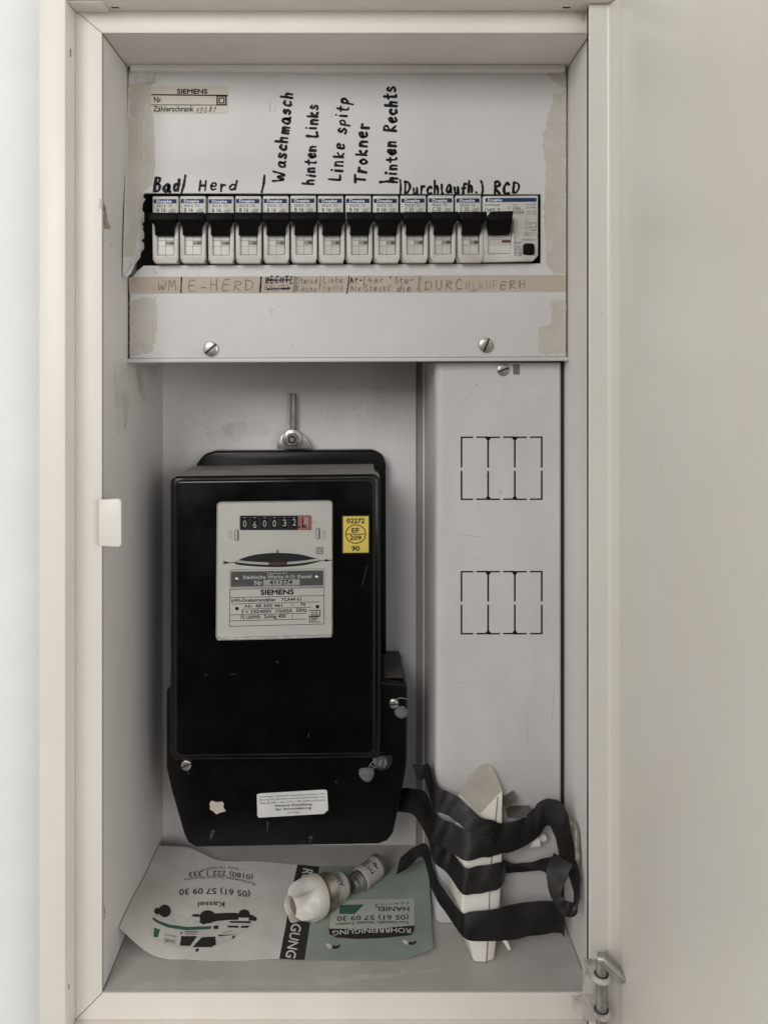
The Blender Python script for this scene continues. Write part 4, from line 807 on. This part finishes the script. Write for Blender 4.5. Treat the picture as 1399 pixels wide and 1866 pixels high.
decal('scuff', 'scuff', met, wobble([(380, 1530), (388, 1512), (393, 1516), (386, 1530)], 1.5), wobble([(486, 1498), (489, 1498), (487, 1520)], .8), wobble([(562, 1526), (570, 1523), (568, 1535), (563, 1536)], 1.2), wobble([(610, 1422), (615, 1424), (612, 1428)], .5), wobble([(340, 1405), (346, 1403), (345, 1414)], .7), surf=pl(YT-.1))
decal('fleck', 'discw', met, [(375, 1229), (376, 1229.3), (375.8, 1230.2), (375.1, 1230)], [(505, 1206), (506.2, 1206.2), (506, 1207.2), (505.2, 1207)], surf=pl(YM-.1))
bm = B()
for p, q in (((660, 1066), (669, 1030)), ((420, 1230), (430, 1227)), ((560, 1345), (564, 1335))): line(bm, p, q, .55, pl(YM-.08))
obj('scratches', bm, 'dimdust', met, 0)
# ================================================================ leaflet on the cabinet floor
def FP(px, py, h): z = ZB+h; s = (CY-py)/z; return Vector(((px-CX)/s, F/s-D, z))
grid = [[(289, 1543, 8), (345, 1546, 8), (400, 1569, 3.2), (470, 1571, 1.8), (542, 1577, 1.2), (582, 1579, 1), (680, 1577, 1), (735, 1574, 2.4), (780, 1571, 6)],
        [(268, 1588, 10), (325, 1600, 5), (385, 1625, 2), (455, 1628, 1.1), (530, 1632, .7), (573, 1635, .6), (678, 1635, .8), (738, 1630, 1.4), (783, 1625, 3.5)],
        [(240, 1642, 14.5), (302, 1668, 4.5), (375, 1690, 1.4), (440, 1690, .8), (520, 1690, .6), (564, 1690, .6), (675, 1692, .8), (738, 1690, 1.3), (786, 1680, 3)],
        [(218, 1690, 16.5), (283, 1744, 1.2), (360, 1749, .7), (430, 1749, .6), (509, 1748, .6), (555, 1749, .6), (672, 1750, .8), (740, 1746, 1.4), (789, 1729, 3.5)]]
W3 = [[FP(*c) for c in r] for r in grid]
NU, NV = 8, 7
from mathutils import noise as mnoise
rows = [cr_pts([tuple(v) for v in r], NU) for r in W3]
cols = list(zip(*rows)); surfg = [cr_pts(list(c), NV) for c in cols]      # surfg[u][v]
surfg = [[(x, y, z+1.1*max(-.35, mnoise.noise(Vector((x*.028, y*.028, 3.1)))+.25)+.35*mnoise.noise(Vector((x*.09, y*.09, 9)))) for x, y, z in c] for c in surfg]
lf = root('leaflet', 'unfolded advertising leaflet, half white half green, lying upside down on the cabinet floor', 'leaflet', (-60, 60, ZB))
def sheetpart(name, u0, u1, m):
    bm = B(); vv = [[bm.verts.new(surfg[u][v]) for v in range(len(surfg[0]))] for u in range(u0, u1+1)]
    for i in range(u1-u0):
        for j in range(len(surfg[0])-1): bm.faces.new([vv[i][j], vv[i+1][j], vv[i+1][j+1], vv[i][j+1]])
    bm.normal_update()
    if sum(f.normal.z for f in bm.faces) < 0: bmesh.ops.reverse_faces(bm, faces=bm.faces[:])
    low = {}
    ret = bmesh.ops.solidify(bm, geom=bm.faces[:], thickness=.16)
    return obj(name, bm, m, lf, 60)
sheetpart('white_page', 0, 4*NU, 'paper'); sp = sheetpart('black_spine', 4*NU, 5*NU, 'inkbrown'); gp = sheetpart('green_page', 5*NU, 8*NU, 'green')
wp = [o for o in kids(lf) if o.name.startswith('white_page')][0]
tv = [Vector(p) for c in surfg for p in c]; nvv = len(surfg[0]); tf = [(i*nvv+j, (i+1)*nvv+j, (i+1)*nvv+j+1, i*nvv+j+1) for i in range(len(surfg)-1) for j in range(nvv-1)]
bvh = BVHTree.FromPolygons(tv, tf)
def onpaper(lift):
    def f(px, py):
        d = Vector(((px-CX)/F, 1, (CY-py)/F)); o = Vector((0, -D, 0)); h = bvh.ray_cast(o, d)
        if h[0] is None:
            h = bvh.find_nearest(FP(px, py, 2)); nrm_ = Vector((0, 0, 1)); return h[0]+nrm_*lift
        n_ = h[1] if h[1].z > 0 else -h[1]; return h[0]+n_*lift
    return f
flat = lambda px, py: Vector((px, 0, py))
_on = {flat: None}
def lay(bm, lift, m, name, parent):              # flat artwork (photo px) cut fine and laid on the curved sheet
    bmesh.ops.triangulate(bm, faces=bm.faces[:])
    for _ in range(4):
        es = [e for e in bm.edges if e.calc_length() > 7]
        if not es: break
        bmesh.ops.subdivide_edges(bm, edges=es, cuts=1, use_grid_fill=False); bmesh.ops.triangulate(bm, faces=bm.faces[:])
    f = onpaper(lift)
    for v in bm.verts: k = -v.co.y*.5; q = f(v.co.x, v.co.z); q.z += k; v.co = q
    return obj(name, bm, m, parent, 0)
p1_ = p2_ = p3_ = flat
bm = B()
text(bm, '(05 61) 57 09 30', (456, 1625.5), (327, 1621.5), 10.5, p1_, .012, -4); text(bm, 'Kassel', (409, 1644), (361, 1644), 9, p1_, .015, 0)
text(bm, '(0180) 222 1 333', (461, 1596), (345, 1590), 8.5, p1_, .01, -5); lay(bm, 0.3, 'inkbrown', 'phone_lettering', wp)
bm = B(); text(bm, 'Bundesweite Service-Nummer', (465, 1610), (334, 1602), 5.5, p1_, 0, -9); text(bm, '... zum Ortstarif', (447, 1585.5), (366, 1585), 5.5, p1_, 0, -6); lay(bm, 0.3, 'greyprint', 'small_lettering', wp)
def Z5(pts): return [(220+a/4.663, 1540+b/4.663) for a, b in pts]
bm = B(); sheet(bm, Z5([(270, 600), (430, 590), (600, 625), (700, 670), (930, 650), (1110, 650), (1115, 705), (1000, 765), (960, 800), (800, 860), (650, 885), (500, 880), (380, 850), (290, 805), (255, 750), (262, 660)]), p1_); vn = lay(bm, 0.26, 'vangrey', 'van_picture', wp)
bm = B()
for q in ([(275, 615), (330, 650), (420, 680), (560, 700), (775, 692), (765, 718), (560, 728), (400, 705), (300, 660), (270, 635)], [(285, 705), (335, 722), (312, 790), (278, 782)]): sheet(bm, Z5(q), p2_)
lay(bm, 0.34, 'dkgreen', 'green_stripe', vn)
bm = B()
for c, rx, ry in (((312, 566), 6, 6), ((375, 565), 11, 11.5), ((740, 615), 15, 12), ((640, 603), 8, 2.5), ((1050, 588), 10, 8)): disc(bm, Z5([c])[0], rx, ry, p3_, 18)
sheet(bm, Z5([(760, 590), (860, 582), (960, 580), (1120, 600), (1158, 625), (1150, 650), (1000, 640), (930, 640), (820, 650), (700, 680), (668, 660), (690, 610)]), p2_)
for q in ([(515, 778), (650, 778), (592, 862), (503, 860)], [(690, 788), (805, 782), (785, 840), (810, 850), (770, 872), (610, 872)], [(930, 650), (1105, 653), (1103, 668), (928, 665)], [(910, 690), (1003, 690), (1000, 707), (908, 705)], [(1025, 692), (1092, 690), (1085, 708), (1022, 708)], [(640, 885), (665, 885), (655, 912), (635, 910)], [(512, 740), (522, 740), (518, 765), (508, 765)], [(790, 690), (832, 688), (828, 718), (788, 718)], [(830, 768), (1000, 764), (830, 780)], [(955, 775), (975, 775), (958, 802), (945, 800)]): sheet(bm, Z5(q), p2_)
lay(bm, 0.42, 'inkbrown', 'van_tyres', vn)
bm = B(); sheet(bm, Z5([(1003, 622), (1090, 625), (1086, 648), (1000, 646)]), p3_); lay(bm, 0.5, 'paper', 'number_plate', vn)
bm = B(); text(bm, 'HANIEL', (320, 1713.5), (299, 1710.5), 7, p2_, .02); text(bm, 'SERVICE', (322, 1706), (300, 1702), 3.2, p2_); line(bm, Z5([(545, 740)])[0], Z5([(660, 742)])[0], 2, p2_); line(bm, Z5([(545, 758)])[0], Z5([(640, 760)])[0], 1.6, p2_); text(bm, 'Rohr', Z5([(945, 728)])[0], Z5([(870, 740)])[0], 3.4, p2_); lay(bm, 0.34, 'greyprint', 'van_lettering', vn)
# spine lettering, reading downwards
bm = B(); text(bm, 'RO', (552.5, 1583), (548, 1606), 18, p1_, .02); lay(bm, .3, 'paper', 'spine_lettering', sp); bm = B(); text(bm, 'GUNG', (532, 1683), (520.5, 1744.5), 17.5, p1_, .02); lay(bm, 0.3, 'paper', 'spine_lettering', sp)
# green page: white field, black bar, slogans
bm = B(); sheet(bm, [(607, 1641), (755, 1638), (755, 1688), (700, 1692), (600, 1694), (603, 1665)], p1_); fd = lay(bm, 0.26, 'ltgreen', 'pale_field', gp)
bm = B(); sheet(bm, [(599, 1693), (650, 1694), (700, 1692), (755, 1687), (754, 1698), (748, 1705), (700, 1710), (650, 1712), (612, 1709), (600, 1703)], p2_); bb2 = lay(bm, 0.34, 'inkbrown', 'dark_bar', gp)
bm = B(); text(bm, 'ROHRREINIGUNG', (748, 1693), (606, 1697.5), 8.5, p3_, .01, -3); lay(bm, 0.42, 'paper', 'lettering', bb2)
bm = B(); text(bm, 'Das HANIEL Notfall-Telefon', (744, 1680), (612, 1683.5), 4.6, p2_, .012, -2); text(bm, '(05 61) 57 09 30', (744, 1669), (614, 1671.5), 8, p2_, .02, -1); text(bm, 'HANIEL', (745, 1653.5), (684, 1653.5), 7.6, p2_, .03); text(bm, 'S E R V I C E', (744, 1645), (682, 1648.5), 3, p2_); lay(bm, 0.42, 'inkbrown', 'lettering', fd)
bm = B(); sheet(bm, [(619, 1650), (663, 1649), (646, 1666.5), (618, 1666)], p2_); lay(bm, 0.34, 'dkgreen', 'logo_block', fd)
bm = B()
for x, y in ((606, 1726), (745, 1719)):
    sheet(bm, cr_pts([(x-2, y+1), (x+4, y+4), (x+12, y+1), (x+13, y-4), (x+6, y-1), (x+2, y-3)], 3), p2_)
lay(bm, 0.3, 'inkbrown', 'arrow_mark', gp)
bm = B()
for x, y in ((606, 1726), (745, 1719)): sheet(bm, [(x-13, y-5), (x-7, y-6), (x-1, y-1), (x-3, y+4), (x-9, y+2)], p2_)
lay(bm, 0.3, 'paper', 'arrow_mark', gp)
bm = B(); text(bm, 'Tag und Nacht für Sie bereit', (722, 1727), (636, 1729), 3.6, p1_); text(bm, 'schnell und sauber', (730, 1630), (660, 1632), 3.4, p1_); lay(bm, 0.3, 'ltgreen', 'faint_lettering', gp)
# ================================================================ fuses
a = FP(531, 1652, 13.6); b = FP(628, 1611, 7.5)
ax = (b-a).normalized(); Lc = (b-a).length
cap = root('screw_cap_fuse', 'white porcelain screw cap with five grip facets holding a fuse on the leaflet', 'fuse cap', (a.x+15, a.y+12, ZB))
def lerp_tab(t, tab):
    for (x0, y0), (x1, y1) in zip(tab, tab[1:]):
        if t <= x1: return y0+(y1-y0)*max(0, (t-x0)/(x1-x0))
    return tab[-1][1]
def facets(t, an):                               # five scooped facets between narrow ridges
    w_ = 1-abs(math.sin(2.5*(an+.35)))**.45
    ridge = lerp_tab(t, [(-.6, 8.0), (0.3, 10.8), (2, 12.4), (5, 13.3)]); val = lerp_tab(t, [(-.6, 6.2), (0, 6.4), (3, 7.5), (7, 9.3), (11, 11.6), (14, 13.3)])
    return ridge*w_+val*(1-w_)
_ring = [0]
def capr(t, an):
    if abs(t-4.5) < 1e-6 or abs(t-3.5) < 1e-6 or (abs(t-1.0) < 1e-6 and _ring[0] < 120*3) or abs(t+.2) < 1e-6 or abs(t+.9) < 1e-6: _ring[0] += 1; return 5.9
    return facets(t, an) if t < 14.65 else 13.35
bm = B(); lathe(bm, a, b, [(4.5, .9), (3.5, .95), (1.0, 1), (-.2, 1.02), (-.9, 1.08)]+[(t_, 1) for t_ in (-.7, -.3, 0, 1, 2, 3, 4, 5, 6, 7, 8, 9, 10, 11, 12, 13, 14, 14.6)]+[(14.7, 1), (20, 1), (22, .975), (22.6, .88)], 120, capr, c0=False)
obj('porcelain_cap', bm, 'porcelain', cap, 40)
bm = B(); lathe(bm, a, b, [(3.4, 5.7), (3.0, 5.6), (2.9, 3)], 30); obj('sight_glass', bm, 'hollow', cap)
bm = B(); pr = [(22, 10.5)]
for k in range(7): pr += [(22.6+k*1.5, 11.6), (23.3+k*1.5, 10.5)]
pr += [(33.6, 9.4)]; lathe(bm, a, b, pr, 36); obj('screw_thread', bm, 'brass', cap, 50)
bm = B(); lathe(bm, a, b, [(32, 9.0), (33.6, 9.2), (Lc-3, 8.6), (Lc-2.4, 7.6)], 30); fz = obj('fuse_body', bm, 'fuseware', cap)
bm = B(); lathe(bm, a, b, [(Lc-3.2, 8.0), (Lc-1, 7.9), (Lc+.5, 6.4), (Lc+.6, 4)], 26); obj('fuse_contact', bm, 'lead', cap)
# small text ring on that fuse
def onlathe(a_, b_, r_):
    d_ = (b_-a_).normalized(); u_ = d_.cross(Vector((0, 0, 1))).normalized(); v_ = u_.cross(d_)
    return lambda t, an: a_+d_*t+(u_*math.cos(an)+v_*math.sin(an))*r_
def ringtext(bm, s, a_, b_, r_, t0, h, an0, an1, along=False):
    f = onlathe(a_, b_, r_); vs, fs = glyphs(s, .01); x0 = min(v[0] for v in vs); x1 = max(v[0] for v in vs); nv = []
    for v in vs:
        q = (v[0]-x0)/(x1-x0); e = v[1]/CAP
        nv.append(bm.verts.new(f(t0+e*h, an0+(an1-an0)*q) if not along else f(t0+h*q, an0+(an1-an0)*e)))
    for g_ in fs:
        try: bm.faces.new([nv[i] for i in g_])
        except ValueError: pass
bm = B(); ringtext(bm, '25A 500V', a, b, 9.25, 35.3, 3.2, 2.6, .6); obj('lettering', bm, 'print', fz, 0)
a = FP(644, 1614, 6.4); b = FP(690, 1576, 7.6); Lf = (b-a).length
fu = root('cartridge_fuse', 'loose ceramic cartridge fuse with dark metal ends beside the screw cap', 'fuse', (a.x+9, a.y+9, ZB))
bm = B(); lathe(bm, a, b, [(6.2, 6.9), (6.8, 7.7), (9.4, 7.9), (10, 7.9), (10.3, 7.5), (Lf-3, 7.5), (Lf-2.6, 7.1)], 34); fb = obj('ceramic_body', bm, 'fuseware', fu)
bm = B(); lathe(bm, a, b, [(-1.2, 3.0), (-1.0, 4.6), (0, 5.0), (2.8, 5.0), (3.2, 5.8), (4.2, 6.0), (4.4, 7.2), (6.4, 7.4)], 30); obj('contact_cap', bm, 'steel', fu)
bm = B(); lathe(bm, a, b, [(Lf-3.4, 7.6), (Lf-3.2, 7.8), (Lf, 7.8), (Lf+.6, 7.1), (Lf+.7, 4)], 30); obj('contact_cap', bm, 'lead', fu)
bm = B(); ringtext(bm, '500V', a, b, 7.65, 11.5, 10, 2.2, 1.45, True); ringtext(bm, 'E16', a, b, 7.65, 12, 8, 1.25, .6, True); obj('lettering', bm, 'print', fb, 0)
# ================================================================ ivory housing, strap and bits in the right corner
hs = root('ivory_housing', 'off white plastic housing leaning on the cable cover, bound in black strap', 'plastic housing', (79, 38, ZB))
bm = B()
def ring(z, pts): return [bm.verts.new((x, y, z)) for x, y in pts]
r1 = ring(ZB+.5, [(66.5, 49), (71.9, 22), (80, 21.5), (85, 24), (85, 50)]); r1b = ring(ZB+16, [(63.5, 50), (68.5, 23.5), (81.5, 25.5), (88, 28), (88, 52)])
r2 = ring(-335.8, [(60, 51.5), (65.3, 27.7), (82.8, 30), (90.3, 32.8), (90.3, 52)]); r3 = ring(-311.8, [(61.8, 50), (68, 34.3), (85.4, 36.8), (92.8, 39), (92.8, 53.4)])
def ontop(px, py):                               # photo point on the housing's slanted top
    n_ = Vector((-17, -367, 137)); p_ = Vector((85.3, 52.5, -254.6)); d_ = Vector(((px-CX)/F, 1, (CY-py)/F)); o_ = Vector((0, -D, 0))
    return o_+d_*(n_.dot(p_-o_)/n_.dot(d_))
tops = [ontop(*v) for v in ((833, 1449), (874, 1486), (917, 1441), (905, 1411), (896, 1394), (884, 1389), (874, 1392), (855, 1412))]
TV = [bm.verts.new(v) for v in tops]; Lp, Bp, Rp = TV[:3]
fs = [bm.faces.new(r1[::-1])]
for p, q in ((r1, r1b), (r1b, r2), (r2, r3)):
    for i in range(5): fs.append(bm.faces.new([p[i], p[(i+1) % 5], q[(i+1) % 5], q[i]]))
fs += [bm.faces.new([r3[0], r3[1], Bp, Lp]), bm.faces.new([r3[1], r3[2], Rp, Bp]), bm.faces.new([r3[2], r3[3], Rp]), bm.faces.new([r3[3], r3[4], TV[4], TV[3], Rp]), bm.faces.new([r3[4], TV[6], TV[5], TV[4]]), bm.faces.new([r3[4], r3[0], Lp, TV[7], TV[6]])]
top_f = bm.faces.new([Lp, Bp, Rp]+TV[3:]); fs.append(top_f)
bmesh.ops.recalc_face_normals(bm, faces=fs); bevel_all(bm, fs, 1.5, 3, 18); obj('shell', bm, 'ivory', hs, 28)
tp5 = tops; ce = sum(tp5, Vector())/len(tp5)
bm = B(); bm.faces.new([bm.verts.new(ce+(v-ce)*.93+Vector((-.015, -.33, .12))) for v in tp5]); obj('dust_film', bm, 'ivorydust', hs, 0)
bm = B(); pts = [(83.2, 30.9, -341), (82.6, 30.0, -335.8), (85.2, 36.7, -311.8), (91.5, 44.8, -272)]
tube(bm, [Vector(p)+Vector((0, -.25, 0)) for p in ((79.6, 21.5, ZB+1), (81.2, 25.4, ZB+16), (82.6, 30, -335.8), (85.2, 36.7, -311.8), (91.0, 44.9, -274))], .3, 6); obj('seam', bm, 'brown', hs)
bm = B(); tube(bm, [P(917, 1712, 30), P(921, 1716, 29), P(927, 1728, 27), P(929, 1731, 26.5)], [1.4, 1.4, 1.0, .5], 8); obj('prong', bm, 'ivory', hs)
stp = root('black_strap', 'tangled dull black woven strap wrapped around the off white housing', 'strap', (95, 35, ZB))
def band(pairs, n=7, wn=5, th=.9, name='strap_band'):
    L3 = cr_pts([tuple(P(p[0], p[1], p[4])) for p in pairs], n); R3 = cr_pts([tuple(P(p[2], p[3], p[5] if len(p) > 5 else p[4])) for p in pairs], n)
    bm = B(); rows_ = []
    for i, (a_, b_) in enumerate(zip(L3, R3)):
        a_ = Vector(a_); b_ = Vector(b_); rows_.append([bm.verts.new(a_.lerp(b_, k/wn)+Vector((.10*math.sin(i*.9+k*.7), -.55*math.sin(math.pi*k/wn)+.40*math.sin(i*.53+k*.9)*math.sin(i*.21), .14*math.sin(i*.6+k*.4)))) for k in range(wn+1)])
    for p, q in zip(rows_, rows_[1:]):
        for k in range(wn): bm.faces.new([p[k], p[k+1], q[k+1], q[k]])
    bmesh.ops.recalc_face_normals(bm, faces=bm.faces[:])
    bmesh.ops.solidify(bm, geom=bm.faces[:], thickness=th); return obj(name, bm, 'strap', stp, 70)
band([(751, 1392, 763, 1421, 72), (766, 1394, 770, 1421, 69), (782, 1394, 777, 1422, 62), (795, 1430, 792, 1474, 48), (816, 1442, 806, 1481, 45, 43.5), (834, 1452, 824, 1490, 42.5, 41), (853, 1469, 841, 1504, 38.5, 36.5), (873, 1487, 858, 1518, 36.5, 33), (896, 1495, 890, 1520, 38, 35), (917, 1500, 915, 1553, 41, 38),
      (950, 1491, 950, 1543, 42, 40), (970, 1475, 975, 1527, 42, 40), (985, 1459, 992, 1506, 40, 40), (1003, 1455, 1000, 1502, 36, 40), (1021, 1462, 1008, 1513, 33, 38), (1033, 1480, 1015, 1532, 30, 35), (1039, 1510, 1020, 1556, 26, 31), (1047, 1548, 1028, 1582, 20, 26), (1055, 1590, 1040, 1602, 14, 20),
      (1057, 1626, 1047, 1632, 12, 16), (1052, 1657, 1044, 1646, 12, 15), (1040, 1670, 1038, 1643, 13, 14), (1024, 1664, 1030, 1640, 15, 15), (1010, 1645, 1022, 1630, 18, 16), (998, 1612, 1028, 1612, 22, 17), (997, 1583, 1036, 1592, 25, 18), (1010, 1556, 1046, 1575, 29, 19)])
band([(728, 1437, 715, 1478, 92), (750, 1437, 748, 1483, 84), (773, 1444, 764, 1499, 72), (795, 1487, 783, 1532, 50), (823, 1500, 811, 1546, 45, 44), (856, 1517, 845, 1567, 36, 32), (880, 1517, 880, 1563, 37, 33), (897, 1515, 897, 1561, 38, 34.5), (919, 1508, 917, 1553, 41, 38), (935, 1500, 935, 1545, 46, 44)])
band([(766, 1482, 776, 1514, 74, 70), (784, 1508, 783, 1545, 60, 56), (800, 1532, 790, 1570, 50), (822, 1554, 815, 1592, 47, 45), (846, 1581, 842, 1629, 31.5, 28.0), (870, 1579, 868, 1628, 32.5, 29), (896, 1575, 893, 1625, 34, 30), (915, 1571, 912, 1617, 37.5, 33), (922, 1568, 920, 1600, 44, 42)])
band([(908, 1566, 908, 1592, 48), (935, 1573, 935, 1591, 50), (960, 1573, 960, 1588, 50), (985, 1566, 985, 1587, 44), (1006, 1560, 1003, 1597, 36), (1025, 1556, 1020, 1600, 30)])
band([(727, 1572, 722, 1592, 92), (735, 1557, 748, 1576, 90), (752, 1545, 762, 1561, 84), (771, 1537, 772, 1562, 76), (782, 1546, 779, 1580, 66), (790, 1585, 786, 1612, 54), (801, 1610, 797, 1638, 46), (820, 1636, 815, 1664, 38), (841, 1663, 838, 1697, 28, 27), (855, 1662, 857, 1713, 25, 21), (903, 1655, 906, 1713, 28, 24), (935, 1648, 935, 1710, 30, 28), (963, 1643, 963, 1705, 34, 32), (1000, 1641, 1000, 1699, 38, 37), (1018, 1644, 1020, 1698, 38, 38), (1027, 1652, 1028, 1707, 37, 38)])
# small metal clip, plug and ring behind the strap
cl = B(); pp = [(942, 1461), (920, 1474.5), (925, 1491), (972, 1489)]
q = [P(a_, b_, 40) for a_, b_ in pp]; f0 = [cl.verts.new(v) for v in q]; f1 = [cl.verts.new(v+Vector((0, 13, 0))) for v in q]
for i in range(3): cl.faces.new([f0[i], f0[i+1], f1[i+1], f1[i]])
bmesh.ops.solidify(cl, geom=cl.faces[:], thickness=.8)
o = obj('metal_clip', cl, 'steel', None, 0, org=P(940, 1491, 46)); o['label'] = 'bent grey sheet metal clip tucked behind the strap beside the housing'; o['category'] = 'metal clip'
pg = root('plastic_plug', 'small off white cone shaped plug caught inside the strap loop', 'plug', P(978, 1540, 48))
bm = B(); a = P(966, 1536, 46); b = P(984, 1529, 49); lathe(bm, a, b, [(0, 2.6), (4.5, 4.2), (5.2, 4.0)], 18); obj('cone', bm, 'ivory', pg)
bm = B(); lathe(bm, b, b+(b-a), [(-1, 1.2), (1.2, 2.4), (3.2, 2.5), (4.6, 1.5), (5, .6)], 16); obj('knob', bm, 'ivory', pg)
rgm = B(); tube(rgm, [P(*q_) for q_ in cr_pts([(1030, 1502, 31), (1038, 1499, 29), (1047, 1505, 25), (1050, 1516, 22), (1050, 1535, 20), (1052, 1560, 18), (1050, 1580, 18)], 5)], [1.7]*31, 10)
o = obj('wire_hook', rgm, 'rust', None, org=P(1045, 1530, 24)); o['label'] = 'curved rusty wire hook against the right cabinet wall behind the strap'; o['category'] = 'wire hook'
